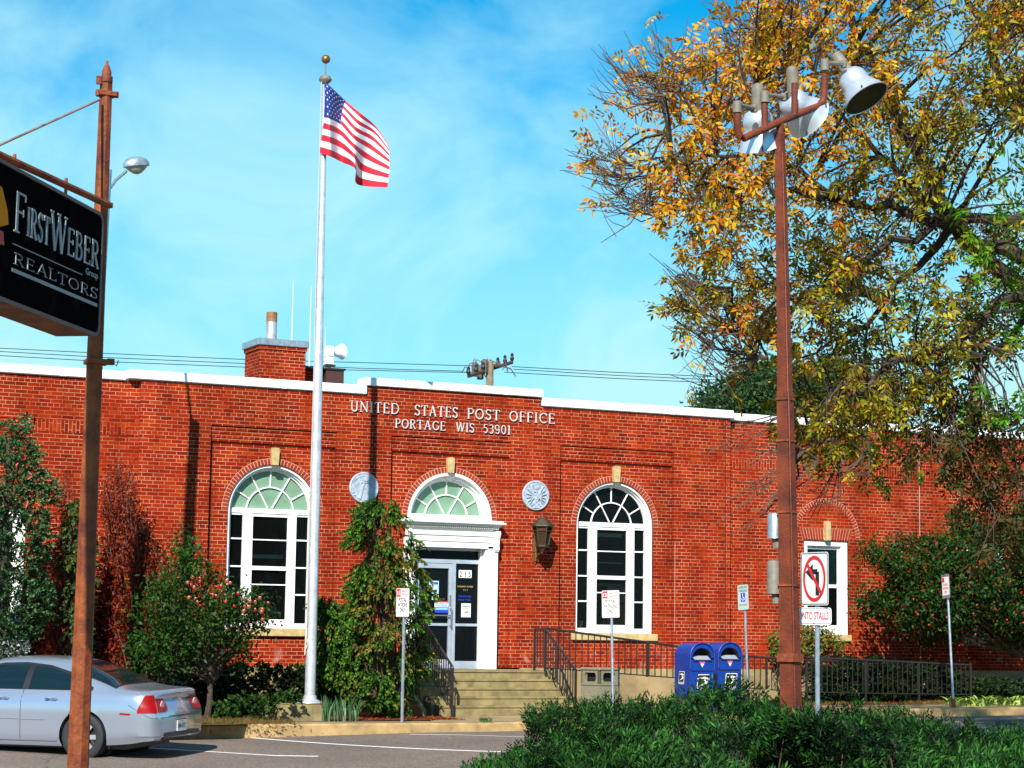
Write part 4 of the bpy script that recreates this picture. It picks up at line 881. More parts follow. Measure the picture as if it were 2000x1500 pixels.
    t.v=[(-(w_-d_)+y+.0,-x,z) for x,y,z in [(a[0],a[1],a[2]) for a in t.v]]; t.build('side_logo',None,r)
    for sx_ in (-1,1):
        for sy_ in (-1,1): t=MB(); t.box(sx_*(w_-.03)-.02,sx_*(w_-.03)+.02,sy_*(d_-.03)-.02,sy_*(d_-.03)+.02,0,z0,M['blue']); t.box(sx_*(w_-.03)-.04,sx_*(w_-.03)+.04,sy_*(d_-.03)-.04,sy_*(d_-.03)+.04,-.02,.01,M['black']); t.build('leg',None,r)
    return r
m0=mailbox(); m0.location=(7.13,-3.45,.055)
tag(m0,'blue mailbox nearer the steps, standing in front of its twin','mailbox','blue mailboxes on the pavement')
m1=copy_tree(m0); m1.location=(7.98,-3.05,.07); m1['label']='blue mailbox farther right, beside the disabled parking post'
# trash
tr=empty('trash_receptacle',(5.2,-3.35,H(5.2)),R_(14),'square grey concrete trash receptacle at the foot of the right stair railing','trash can')
b=MB(); g=.25; V=[]
for s in (1,-1): pass
b.box(-g,g,-g,g,0,.56); b.box(-g,g,-g,g,.575,.80) if False else None
t=.045
for a in range(4):
    Mz=Matrix.Rotation(a*PI/2,4,'Z')
    b.box(-g,-.155,-g,-g+t,.56,.80,None,Mz); b.box(.155,g,-g,-g+t,.56,.80,None,Mz); b.box(-.155,.155,-g,-g+t,.56,.60,None,Mz); b.box(-.155,.155,-g,-g+t,.76,.80,None,Mz)
    b.box(-.20,.20,-g-.012,-g-.001,.06,.52,None,Mz); b.box(-g-.004,g-.001,-g-.014,-g,.535,.56,None,Mz)
    for sx_ in (-1,1): b.prism([(sx_*.155,.60),(sx_*.155,.64),(sx_*.12,.60)][::sx_],-g+.001,-g+t-.001,None,Mz); b.prism([(sx_*.155,.76),(sx_*.12,.76),(sx_*.155,.72)][::sx_],-g+.001,-g+t-.001,None,Mz)
b.bbox(-g-.02,g+.02,-g-.02,g+.02,.80,.85,.015)
b.build('body',mat('exposed aggregate concrete',(.20,.18,.12),.9,var=.3,vs=60,bump=.5,bs=90),tr,keep=True)
b=MB(); b.box(-.18,.18,-.18,.18,.561,.59); b.box(-.17,.17,-.17,.17,.59,.78); b.build('liner',M['dark'],tr,keep=True)

# ------------------------------------------------------------- signs
def post(parent,h,r=.026,m=None,lean=(0,0)):
    b=MB(); b.tube([(0,0,-.05),(lean[0]*.5,lean[1]*.5,h/2),(lean[0],lean[1],h)],r,8); return b.build('post',m or M['galv'],parent,keep=True)
def plate(w,h,zc,y=-.035,rad=.02,m=None):
    b=MB(); b.prism(rrect(-w/2,w/2,zc-h/2,zc+h/2,rad),y-.003,y,m or M['signw']); return b
M['maroon']=mat('maroon lettering',(.05,.004,.008),.5)
def postal_sign():
    r=empty('parking_sign',(0,0,0)); post(r,2.20)
    zc=2.0; b=plate(.33,.48,zc); y=-.0385
    L_=mat('sign rim',(.42,.07,.08),.5)
    arcs=rrect(-.155,.155,zc-.23,zc+.23,.02); ribbon(b,arcs+[arcs[0]],.005,y-.001,y,L_)
    b.prism([(-.15,zc+.105),(-.055,zc+.105),(-.055,zc+.225),(-.15,zc+.225)],y-.0015,y,M['red']); ribbon(b,[(-.15,zc+.1),(.15,zc+.1)],.006,y-.0015,y,M['red'])
    put_text(b,'15',-.103,zc+.13,.065,y-.002,M['signw'],w=.065); put_text(b,'MINUTE',.05,zc+.175,.032,y-.0015,M['red'],w=.13); put_text(b,'PARKING',.05,zc+.122,.032,y-.0015,M['red'],w=.16)
    for k,tx in enumerate(('POSTAL','PATRONS','ONLY')): put_text(b,tx,0,zc+.012-.084*k,.067,y-.0015,M['maroon'],w=(.2,.245,.15)[k])
    b.prism(circ(0,zc-.205,.008,8),y-.003,y,M['ink'])
    b.build('sign_plate',None,r,keep=True); return r
s1=postal_sign(); p=atY(785,1411,-4.6); s1.location=(p[0],-4.6,H(p[0])); s1.rotation_euler=(0,0,R_(-72)); s1.scale=(1,1,1)
tag(s1,'postal patrons only parking sign on a post in front of the tall arborvitae','sign','postal patrons parking signs')
s2=copy_tree(s1); s2.location=(4.79,-4.6,H(4.8)); s2.rotation_euler=(R_(-1),R_(-1.8),R_(-50)); s2['label']='postal patrons only parking sign on a leaning post in front of the right arched window'
r=empty('disabled_parking_sign',(7.79,-4.3,H(7.8)),R_(26),'narrow disabled parking sign on a thin leaning post right of the mailboxes','sign'); post(r,2.30,.022); 
b=plate(.30,.46,2.10,m=mat('faded sign face',(.42,.5,.48),.5)); y=-.0385
put_text(b,'RESERVED',0,2.265,.04,y-.001,M['signgreen'],w=.24); put_text(b,'PARKING',0,2.2,.04,y-.001,M['signgreen'],w=.22); b.prism(rrect(-.06,.06,2.02,2.18,.008),y-.0015,y,M['signblue'])
b.prism(circ(-.005,2.155,.012,10),y-.003,y-.0018,M['signw']); arcband(b,0,2.075,.026,.036,y-.003,y-.0018,M['signw'],18,-200,60); ribbon(b,[(-.005,2.14),(0,2.09),(.03,2.09),(.04,2.05)],.012,y-.0032,y-.0018,M['signw'])
put_text(b,'PERMIT REQUIRED',0,1.95,.022,y-.001,M['signgreen'],w=.22); b.build('sign_plate',None,r,keep=True); r.rotation_euler=(0,R_(-3.2),R_(-82))
# no left turn (on our side of the street)
KN=.785; tN=30.0; pb=atT(1597,1405,tN); r=empty('no_left_turn_sign',(pb[0],pb[1],-.12),R_(-83),'white no left turn sign with smaller INTO STALLS plate on a post behind the junipers','sign')
z_t=atT(1588,1077,tN)[2]+.12; z_b=atT(1590,1182,tN)[2]+.12; post(r,z_t-.02,.035); b=MB(); b.tube([(0,0,-.6),(0,0,.0)],.035,8); b.build('post_foot',M['galv'],r,keep=True); hh=z_t-z_b; ww=.60; zc=(z_t+z_b)/2
b=plate(ww,hh,zc,-.05,.04,mat('worn white sign face',(.66,.66,.64),.5,var=.12,vs=4)); y=-.0535
a_=rrect(-ww/2+.018,ww/2-.018,zc-hh/2+.018,zc+hh/2-.018,.03); ribbon(b,a_+[a_[0]],.012,y-.001,y,M['ink'])
RX,RZ=.245,.335*hh/.77
P=circ(0,zc,RX,40,0,360,RZ); V=[];F=[]
for k in range(40):
    a=2*PI*k/40; V+=[(RX*math.cos(a),y-.003,zc+RZ*math.sin(a)),((RX-.045)*math.cos(a),y-.003,zc+(RZ-.055)*math.sin(a))]
b.add(V,[(2*k,(2*k+2)%80,(2*k+3)%80,2*k+1)[::-1] for k in range(40)],M['red'])
ribbon(b,[(.065,zc-.24),(.065,zc+.10),(-.04,zc+.10)],.075,y-.0015,y,M['ink']); b.prism([(-.03,zc+.21),(-.19,zc+.095),(-.03,zc-.03)],y-.002,y-.0005,M['ink'])
ribbon(b,[(-.165,zc+.23),(.165,zc-.23)],.05,y-.005,y-.0035,M['red'])
b.build('sign_plate',None,r,keep=True)
zc2=z_b-.155; b=plate(.60,.25,zc2,-.045,.05); y=-.0485; a_=rrect(-.28,.28,zc2-.107,zc2+.107,.04); ribbon(b,a_+[a_[0]],.008,y-.001,y,M['ink'])
put_text(b,'INTO STALLS',0,zc2-.045,.105,y-.0015,M['red'],w=.50); b.prism(circ(-.02,zc2-.095,.01,8),y-.004,y,M['ink']); o=b.build('supplementary_plate',None,r,keep=True); o.rotation_euler=(0,0,R_(9))
r.location=Vector(CAM)+(Vector(r.location)-Vector(CAM))*KN; r.scale=(KN,)*3
# leaning post at the right kerb
px_=12.20; r=empty('parking_sign',(px_+.02,-4.6,H(px_)),R_(60),'edge-on parking sign on a leaning post beside the hostas','sign'); post(r,2.56,.024)
b=plate(.30,.46,2.32,m=M['galv']); b.prism(rrect(-.13,.13,2.15,2.50,.02),-.0395,-.0385,M['signw']); b.prism([(-.12,2.40),(-.04,2.40),(-.04,2.49),(-.12,2.49)],-.041,-.0396,M['red'])
for k,tx in enumerate(('POSTAL','PATRONS','ONLY')): put_text(b,tx,0,2.33-.07*k,.045,-.041,M['red'],w=(.17,.2,.12)[k])
b.build('sign_plate',None,r,keep=True); b=MB(); b.box(-.03,.03,-.03,.03,-.02,.16); b.build('anchor_sleeve',M['rust'],r,keep=True); r.rotation_euler=(0,R_(-4.6),R_(-98))
# ------------------------------------------------------------- rusty sign pole, left
def polepts(uv,t): return [tuple(atT(u,v,tt)) for (u,v),tt in zip(uv,t if isinstance(t,list) else [t]*len(uv))]
tL=18.0; lp0=atT(152,1500,tL); zg=-.17
top=atT(208,150,tL); base=Vector(top)+(Vector(lp0)-Vector(top))*((zg-top[2])/(lp0[2]-top[2]))
lp=empty('sign_pole',tuple(base),0,'tall rusty brown steel pole holding the dark realtor sign on the left','pole')
n=14; P=[Vector(base).lerp(Vector(top),i/n) for i in range(n+1)]; rr=[.098-.044*(i/n) for i in range(n+1)]
b=MB(); b.tube(P,rr,8,smooth=False); b.build('shaft',M['rustdk'],lp)
tz=top; b=MB(); Mx=Matrix.Translation(Vector(top)); b.lathe([(.055,-.05),(.055,.0),(.042,.005),(.042,.04),(.032,.07),(.028,.085),(.012,.11),(.012,.14),(.001,.145)],12,(0,0,0),None,Mx); b.build('finial',M['rustdk'],lp)
b=MB(); q=Vector(atT(208,184,tL)); b.box(q.x-.075,q.x+.075,q.y-.055,q.y+.055,q.z-.018,q.z+.018); b.lathe([(.02,-.025),(.02,.025)],8,(q.x+.082,q.y-.02,q.z)); b.lathe([(.02,-.025),(.02,.025)],8,(q.x-.082,q.y-.02,q.z)); b.box(q.x-.1,q.x-.06,q.y-.05,q.y-.02,q.z+.07,q.z+.14)
b.build('clamp',M['rustdk'],lp); b=MB(); q=Vector(atT(189,707,tL)); b.box(q.x-.095,q.x+.095,q.y-.085,q.y+.085,q.z-.02,q.z+.02); b.box(q.x+.08,q.x+.14,q.y-.06,q.y-.0,q.z-.02,q.z+.03); b.tube([(q.x+.13,q.y-.05,q.z),(q.x+.16,q.y-.05,q.z-.03),(q.x+.175,q.y-.05,q.z+.02)],.006,5); b.build('clamp',M['rustdk'],lp)
A0=Vector(atT(196,393,17.85)); A1=Vector(atT(0,303,15.84)); A2=A1+(A1-A0)*.5
b=MB(); b.tube([A0+(A0-A1)*.09,A1,A2],.032,8); q=A0+(A0-A1)*.1; b.lathe([(.001,-.03),(.035,-.02),(.035,.02),(.001,.03)],8,tuple(q)); b.build('sign_arm',M['rustdk'],lp)
B0=Vector(atT(196,194,17.9)); B1=Vector(atT(0,283,15.9)); b=MB(); b.tube([B0,B1,B1+(B1-B0)*.2],.011,6); b.build('brace_rod',mat('weathered rod',(.25,.16,.13),.5,var=.4,vs=8),lp)
b=MB()
for uu,vv in ((0,0),): pass
for s_,dz_ in ((.62,.12),(.02+.30,.12),(-.12,.0)):
    pass
for f_ in (.37,.87): b=MB(); q=A0.lerp(A1,f_); b.tube([q+Vector((0,0,.06)),q+Vector((0,0,-.12))],.014,6); b.lathe([(.02,-.12),(.035,-.10),(.02,-.08)],8,tuple(q)); b.build('hanger',M['rustdk'],lp)
# the sign itself
sg0=Vector(atT(196,400,17.5)); S0=Vector(atT(198,430,17.45)); d=(A1-A0); d.z=0; d.normalize(); nrm=Vector((d.y,-d.x,0)); 
if nrm.dot(Vector(CAM)-S0)<0: nrm=-nrm
zt0=atT(195,417,17.4)[2]; zb0=atT(195,662,17.4)[2]; SW=2.6; SH=zt0-zb0; org=Vector(atT(198,500,17.4)); org.z=zb0
sg=empty('hanging_sign',tuple(org),0,'black realtor sign with silver letters hanging from the rusty pole arm','sign')
xa=-d                                    # text runs left to right = towards the pole
Msg=Matrix(((xa.x,-nrm.x,0,org.x),(xa.y,-nrm.y,0,org.y),(0,0,1,org.z),(0,0,0,1)))   # local x along the sign (0 at pole end, negative away), y into the board, z up
b=MB(); b.prism(rrect(-SW,0,0,SH,.09),-.0,.33,M['rustdk'],Msg); b.build('cabinet',None,sg)
b=MB(); a_=rrect(-SW+.012,-.012,.012,SH-.012,.085)
ribbon(b,a_+[a_[0]],.028,-.012,0.0); b.v=[tuple(Msg@Vector(p)) for p in b.v]; b.build('rim',mat('sign rim metal',(.16,.10,.10),.5,metal=.3),sg)
b=MB(); b.prism(rrect(-SW+.03,-.03,.03,SH-.03,.075),-.004,-.001,mat('black weathered sign face',(.006,.004,.004),.95,col2=(.022,.014,.010),vs=4,thr=(.55,.75),spec=0.0),Msg)
LM=mat('dull silver lettering',(.34,.34,.35),.6)
def sgx(u): # local x on the board for image column u (centre height)
    lo,hi=-SW,0.0
    for _ in range(40):
        m_=(lo+hi)/2; p=Msg@Vector((m_,0,SH*.5)); dd=np.array(p)-CAM; uu=1000+FPX*(dd@Rv)/(dd@Fv)
        if uu<u: lo=m_
        else: hi=m_
    return (lo+hi)/2
x0,x1=sgx(24),sgx(190)
def sgt(t,xa_,xb_,z,h,bold=1.0):
    k=(xb_-xa_)/(serif_w(t,.05)*h); return serif(b,t,xa_,z,h,-.005,.008,LM,kx=k,gap=.05,bold=bold,M4=Msg)
hS=.235*SH; zB=.53*SH; xm=x0+(x1-x0)*.40
xF=x0+(x1-x0)*.125; sgt('F',x0,xF,zB-.0*SH,hS*1.28,.95); sgt('IRST',xF+.02,xm-.01,zB+.01,hS*.92,.95); xW=xm+(x1-xm)*.32; sgt('W',xm,xW,zB-.01*SH,hS*1.28,.95); sgt('EBER',xW+.015,x1,zB+.01,hS*.92,.95)
def sgtext(t,xa_,xb_,z,h):
    n0=len(b.v); put_text(b,t,(xa_+xb_)/2,z,h,-.007,LM,w=xb_-xa_,M=Msg)
sgtext('Group',sgx(166),x1,.46*SH,.05*SH)
sgt('REALTORS',x0+.02,x1,.295*SH,.085*SH,.6)
b.box(x0,x1-(x1-x0)*.2,-.009,-.004,.435*SH,.442*SH,LM,Msg); b.box(x0,x1+.0,-.009,-.004,.40*SH-.02,.407*SH-.02,LM,Msg) if False else None
b.box(x0,x1,-.010,-.004,.235*SH,.262*SH,LM,Msg)
xo=sgx(14); b.prism([(xo-.5,.62*SH),(xo-.2,.50*SH),(xo+.0,.56*SH),(xo-.03,.66*SH),(xo-.14,.80*SH),(xo-.5,.86*SH)],-.009,-.005,mat('sign orange',(.85,.24,.0),.6,spec=.1),Msg); b.prism([(xo-.5,.34*SH),(xo-.06,.40*SH),(xo-.09,.49*SH),(xo-.22,.495*SH),(xo-.5,.6*SH)],-.0095,-.0055,M['red'],Msg)
b.build('face',None,sg)
# ------------------------------------------------------------- street lamp behind the pole
s_l=empty('street_lamp',(-4.45,-4.0,0),0,'silver street lamp on a curved arm showing behind the rusty sign pole','street lamp')
b=MB(); b.tube([(-4.61,-4.0,-.05),(-4.555,-4.0,5),(-4.47,-4.0,9.0)],[.105,.10,.09],10); b.build('pole',M['galv'],s_l)
q=[Vector(atY(u,v,y)) for u,v,y in ((208,392,-4.0),(212,372,-3.8),(226,352,-3.3),(246,335,-2.7))]; b=MB(); b.tube(q,.028,8); b.build('arm',M['galv'],s_l)
c=Vector(atY(266,322,-2.6)); b=MB(); Mx=Matrix.Translation(c)@Matrix.Rotation(R_(-10),4,'Y')@Matrix.Scale(1.0,4,(1,0,0)); b.lathe([(.232,-.03),(.235,0),(.225,.045),(.18,.10),(.10,.135),(.001,.145)],22,(0,0,0),None,Mx@Matrix.Scale(.62,4,(0,1,0))); b.build('head',M['galv'],s_l)
b=MB(); b.lathe([(.001,-.17),(.07,-.15),(.15,-.09),(.205,-.03)],20,(0,0,0),None,Mx@Matrix.Scale(.6,4,(0,1,0))); b.build('lens',mat('lamp lens',(.35,.36,.30),.25),s_l)
# ------------------------------------------------------------- rusty floodlight pole, right
tR=29.0; tp_=Vector(atT(1523,250,tR)); bs_=Vector(atT(1546,1415,tR)); base=tp_+(bs_-tp_)*((-.15-tp_.z)/(bs_.z-tp_.z))
KF=.776; fr=empty('floodlight_pole',tuple(base),0,'tall square rust red pole with three floodlights in front of the autumn tree','pole')
def taper(b,P,w,m=None,rot=R_(24)):
    V=[];F=[]
    for p,k in zip(P,w):
        for a in range(4):
            t=rot+PI/4+a*PI/2; V.append((p.x+k*1.414*math.cos(t),p.y+k*1.414*math.sin(t),p.z))
    for i in range(len(P)-1):
        for a in range(4): c=(a+1)%4; F.append((4*i+a,4*i+c,4*i+4+c,4*i+4+a))
    F.append((3,2,1,0)); F.append(tuple(4*(len(P)-1)+a for a in range(4))); b.add(V,F,m)
ax=tp_-base
f=lambda v: (lambda p: base+ax*((p[2]-base.z)/ax.z))(atT(1530,v,tR))
b=MB(); P=[base-ax*.12]+[f(v) for v in (1200,900,765)]; taper(b,P,[.122,.100,.090,.084]); b.build('lower_shaft',M['rust'],fr)
b=MB(); taper(b,[f(775),f(600),f(400),f(262)],[.078,.068,.060,.050]); b.build('upper_shaft',M['rust'],fr)
for v,k in ((780,.099),(861,.101),(1000,.106),(1143,.112)):
    b=MB(); p=f(v); taper(b,[p+Vector((0,0,-.014)),p+Vector((0,0,.014))],[k,k]); b.build('band',M['rustdk'],fr)
b=MB(); p=f(1285); taper(b,[p+Vector((0,0,-.05)),p+Vector((0,0,.06))],[.135,.13]); b.build('band',M['rustdk'],fr)
b=MB(); p0=f(1250);p1=f(300); o=Vector((-.02,-.125,0)); b.tube([f(1400)+o,f(1000)+o*.95,f(780)+o*.9,f(775)+o*.75,f(300)+o*.6],.014,6); b.build('conduit',M['rust'],fr)
b=MB(); C1=[Vector(atT(u,v,t)) for u,v,t in ((1440,205,28.3),(1440,255,28.3),(1444,266,28.32),(1453,270,28.4),(1524,237,29.0),(1596,208,29.6),(1607,198,29.65),(1610,185,29.65),(1611,145,29.65))]
b.tube(C1,.052,10)
for u,v0,v1,t in ((1494,250,196,28.75),(1552,226,162,29.2)): b.tube([Vector(atT(u,v0,t)),Vector(atT(u+(-1 if u<1500 else 0),v1,t))],.048,10)
q=f(262); b.tube([q,Vector(atT(1523,238,29.0))],.055,10); b.build('crossarm',M['rust'],fr)
def flood(joint,elb,c,axis,L,parent,label,bd=None):
    r=bpy.data.objects.new('floodlight',None); COL.objects.link(r); r.parent=parent; r.location=Vector(c)-Vector(parent.location); r['label']=label
    b=MB(); j=Vector(joint); b.lathe([(.062,-.06),(.062,.09),(.05,.10),(.001,.10)],12,tuple(j)); e=Vector(elb); b.tube([j+Vector((0,0,.05)),j.lerp(e,.5)+Vector((0,0,.03)),e],[.04,.03,.04],8); b.lathe([(.045,-.05),(.045,.05)],10,tuple(e)); b.build('bracket',M['tan'],r)
    z=-Vector(axis).normalized(); Mx=Matrix.Translation(Vector(c))@z.to_track_quat('Z','Y').to_matrix().to_4x4()
    zb_=Vector(bd).normalized() if bd is not None else z; Mb=Matrix.Translation(Vector(c)+z*.14-zb_*.06)@zb_.to_track_quat('Z','Y').to_matrix().to_4x4(); b=MB(); b.lathe([(.085,.10),(.088,.30),(.09,.50),(.075,.56),(.03,.585)],16,(0,0,0),None,Mb); b.build('ballast',M['tan'],r)
    b=MB(); b.lathe([(.085,.30),(.16,.27),(.205,.20),(.215,.12),(.205,.05),(.235,.0),(.30,-.13),(.335,-.21),(.345,-.22),(.335,-.225)],28,(0,0,0),M['floodmetal'],Mx,cap=False); b.lathe([(.328,-.21),(.26,-.06),(.19,.04),(.05,.10),(.001,.10)],24,(0,0,0),M['ink'],Mx,cap=False); b.build('reflector',None,r)
    b=MB(); b.lathe([(.001,-.205),(.325,-.205)],28,(0,0,0),None,Mx); b.build('lens',M['lens'],r)
    for a in range(0,360,90):
        b=MB(); q=Mx@Vector((.322*math.cos(R_(a+20)),.322*math.sin(R_(a+20)),-.18)); b.lathe([(.012,-.03),(.012,.03)],6,tuple(q)); b.build('latch',M['black'],r)
M['floodmetal']=mat('spun aluminium',(.62,.66,.74),.34,metal=.55,var=.1,vs=4,bump=.08); M['lens']=mat('dusty dark lens',(.035,.03,.022),.3,var=.4,vs=8)
tT=lambda u,v,t: Vector(atT(u,v,t))
flood(tT(1611,130,29.65),tT(1648,125,29.9),tT(1677,171,30.0),(Vector(Rv)*.45-Vector(Uv)*.80-Vector(Fv)*.42),0,fr,'floodlight at the right end, tilted with its dark lens showing')
flood(tT(1494,192,28.75),tT(1530,190,29.1),tT(1562,213,29.7),(Vector(Rv)*.66-Vector(Uv)*.52+Vector(Fv)*.52),0,fr,'middle floodlight seen from behind',Vector(Uv)-Vector(Rv)*.05)
flood(tT(1440,212,28.3),tT(1473,212,28.7),tT(1484,255,29.2),(Vector(Rv)*.22-Vector(Uv)*.90+Vector(Fv)*.32),0,fr,'left floodlight pointing down, seen from behind',Vector(Uv))
b=MB(); 
for (u,v0,v1) in ((1513,1003,1052),(1512,1095,1160)):
    b=MB(); p=tT(u,v0,29.15); q=tT(u,v1,29.15); P=[Vector((p.x,p.y,p.z-(p.z-q.z)*s)) for s in (0,.08,.9,1)]; b.tube(P,[.085,.10,.10,.108],14,M['galv'] if v0<1050 else M['tan'])
    b.tube([Vector((p.x+.02,p.y,q.z)),Vector((p.x+.03,p.y,q.z-.13))],.055,8,M['tan']); b.box(p.x+.02,p.x+.2,p.y-.03,p.y+.03,q.z-.10,q.z-.05,M['black']); b.build('electric_box',None,fr)
fr.location=Vector(CAM)+(Vector(fr.location)-Vector(CAM))*KF; fr.scale=(KF,)*3
# ------------------------------------------------------------- power lines
up=Vector(atT(957,705,78)); 
pl=empty('utility_pole',(up.x,up.y,0),0,'weathered utility pole top with crossarm beyond the post office roof','utility pole')
b=MB(); b.tube([(up.x,up.y,0),(up.x,up.y,up.z)],[.2,.15],8); b.build('pole',mat('weathered wood',(.22,.17,.11),.9,var=.3,vs=6),pl)
b=MB(); ca,cb=tT(915,735,77),tT(1000,708,79); b.tube([ca,cb],.075,5); ca2,cb2=tT(940,712,78),tT(985,715,78); b.tube([ca2,cb2],.06,5); b.build('crossarm',M['bark'],pl)
b=MB()
rs=random.Random(4)
for k in range(7):
    b=MB(); q=ca.lerp(cb,k/6); b.lathe([(.05,0),(.09,.1),(.05,.18),(.07,.25),(.02,.32)],8,(q.x,q.y,q.z+.05)); b.build('insulator',M['black'],pl)
b=MB()
for u,v,t in ((928,722,78),(938,728,78),(946,716,77.8)): p=tT(u,v,t); b.lathe([(.12,-.25),(.14,-.2),(.14,.2),(.06,.28)],8,tuple(p))
for k in range(16):
    u0,v0=910+rs.random()*85,705+rs.random()*22; u1,v1=u0+rs.uniform(-26,26),v0+rs.uniform(-6,22); b.tube([tT(u0,v0,78),tT((u0+u1)/2,(v0+v1)/2-7,78),tT(u1,v1,78)],.022,4)
b.build('transformer_gear',mat('aged gear',(.12,.11,.10),.6,metal=.3),pl)
up2=tT(1907,690,70); pl2=empty('utility_pole',(up2.x,up2.y,0),0,'grey utility pole half hidden by the right tree foliage','utility pole')
b=MB(); b.tube([(up2.x,up2.y,0),(up2.x,up2.y,up2.z)],[.2,.15],8); b.build('pole',bpy.data.materials['weathered wood'],pl2); b=MB(); b.tube([tT(1880,712,70),tT(1932,716,70)],.06,5); b.build('crossarm',M['bark'],pl2)
for pts in ([(-60,677,74),(200,690,75),(477,702,76),(700,708,77),(900,714,78),(928,714,78)],[(-60,683,74),(200,698,75),(477,710,76),(700,719,77),(905,725,78)],[(-60,691,74),(200,706,75),(477,717,76),(700,723,77),(930,728,78)],
            [(1000,716,78),(1200,727,76),(1400,736,74),(1650,742,71.5),(1885,716,70)],[(1003,721,78),(1200,733,76),(1400,742,74),(1650,748,71.5),(1900,716,70)],[(985,727,78),(1200,739,76),(1400,748,74),(1650,754,71.5),(1925,718,70)]):
    b=MB(); b.tube([tT(*p) for p in pts],.013,4,cap=False); left=pts[0][0]<0; k=pts[0][1]
    o=b.build('power_line',M['black']); nm={677:'top',683:'middle',691:'lowest',716:'top',721:'middle',727:'lowest'}[k]
    tag(o,f'{nm} of the three power lines running {"left" if left else "right"} of the crossarm pole','power line','power lines behind the roof')
# ------------------------------------------------------------- foliage machinery
def unit(a): return a/np.maximum(np.linalg.norm(a,axis=1,keepdims=True),1e-9)
def leaves(name,parent,C,D,Nn,Ls,Ws,col,m,fold=0.0,loc=None,kind=None):
    """one rhombic blade per row: base C, direction D, side normal Nn"""
    n=len(C); D=unit(D); S=unit(np.cross(D,Nn)); Nu=np.cross(S,D); Ls=np.broadcast_to(Ls,(n,)).reshape(-1,1); Ws=np.broadcast_to(Ws,(n,)).reshape(-1,1)
    off=np.zeros(3)
    q=parent
    while q is not None: off=off+np.array(q.location); q=q.parent
    C=C-off
    V=np.empty((n,4,3)); V[:,0]=C; V[:,1]=C+D*Ls*.45+S*Ws/2+Nu*Ws*fold; V[:,2]=C+D*Ls; V[:,3]=C+D*Ls*.45-S*Ws/2+Nu*Ws*fold
    me=bpy.data.meshes.new(name); me.vertices.add(n*4); me.loops.add(n*4); me.polygons.add(n)
    me.vertices.foreach_set('co',V.reshape(-1).astype(np.float32)); me.loops.foreach_set('vertex_index',np.arange(n*4,dtype=np.int32)); me.polygons.foreach_set('loop_start',np.arange(0,n*4,4,dtype=np.int32))
    me.update(calc_edges=True)
    a=me.attributes.new('tint','FLOAT_COLOR','POINT'); c=np.ones((n,4,4),np.float32); c[:,:,:3]=np.clip(col,0,1)[:,None,:]; a.data.foreach_set('color',c.reshape(-1))
    me.materials.append(m); o=bpy.data.objects.new(name,me); COL.objects.link(o); o.parent=parent
    if kind: o['kind']=kind
    return o
def inpoly(P,u,v):
    P=np.array(P,float); x=P[:,0];y=P[:,1]; r=np.zeros(len(u),bool); j=len(P)-1
    for i in range(len(P)):
        c=((y[i]>v)!=(y[j]>v))&(u<(x[j]-x[i])*(v-y[i])/(y[j]-y[i]+1e-12)+x[i]); r^=c; j=i
    return r
def edged(P,u,v):
    P=np.array(P,float); d=np.full(len(u),1e9); Q=np.stack([u,v],1)
    for i in range(len(P)):
        a=P[i];b=P[(i+1)%len(P)]; ab=b-a; t=np.clip(((Q-a)@ab)/(ab@ab),0,1); d=np.minimum(d,np.linalg.norm(Q-(a+t[:,None]*ab),axis=1))
    return d
def sample_poly(P,n):
    P=np.array(P,float); lo,hi=P.min(0),P.max(0); U=[];V=[]; k=0
    while k<n:
        u=rng.uniform(lo[0],hi[0],n*3); v=rng.uniform(lo[1],hi[1],n*3); m=inpoly(P,u,v); U.append(u[m]); V.append(v[m]); k+=m.sum()
    return np.concatenate(U)[:n],np.concatenate(V)[:n]
def pts_at(u,v,y):                                   # arrays -> points on planes of constant y
    d=Fv[None]+Rv[None]*((u-1000)/FPX)[:,None]+Uv[None]*((750-v)/FPX)[:,None]; return CAM+d*((y-CAM[1])/d[:,1])[:,None]
def pts_t(u,v,t):
    d=Fv[None]+Rv[None]*((u-1000)/FPX)[:,None]+Uv[None]*((750-v)/FPX)[:,None]; return CAM+d*t[:,None]
def nz(P,s,seed=0): return np.array([noise.noise(Vector((p[0]*s+seed,p[1]*s,p[2]*s+seed*.7))) for p in P])
def pal(n,cols,w=None,var=.25):
    C=np.array(cols)[rng.choice(len(cols),n,p=w)]; return C*rng.uniform(1-var,1+var,(n,1))*rng.uniform(.92,1.08,(n,3))
def crown(poly,y0,th,n,gap=-.15,gs=2.2,seed=0,shell=.5):
    """clump centres inside an outline, spread through a rounded volume of depth th around the plane y0"""
    u,v=sample_poly(poly,n); e=edged(poly,u,v); emax=np.percentile(e,97); prof=np.sqrt(np.clip(1-(1-np.clip(e/emax,0,1))**2,0,1))
    s=rng.uniform(-1,1,n); s=np.sign(s)*np.abs(s)**shell; y=y0+s*prof*th; P=pts_at(u,v,y)
    k=nz(P,gs,seed)>gap; return P[k],(s*prof)[k],u[k],v[k]
def rdir(n,bias=(0,0,0),k=1.0):
    d=unit(rng.normal(size=(n,3))); return unit(d*k+np.array(bias))
def stems(name,parent,base,tips,r0,m,wig=.08,seg=5,rt=.004,group=None):
    b=MB()
    for tp in tips:
        A=Vector(base if not callable(base) else base(tp)); B=Vector(tp); P=[]
        for i in range(seg+1):
            s=i/seg; p=A.lerp(B,s); p.z=A.z+(B.z-A.z)*(s**.8); P.append(p+Vector(rng.normal(size=3))*wig*math.sin(PI*s))
        b.tube(P,[r0+(rt-r0)*(i/seg) for i in range(seg+1)],5,cap=False)
    return b.build(name,m,parent)
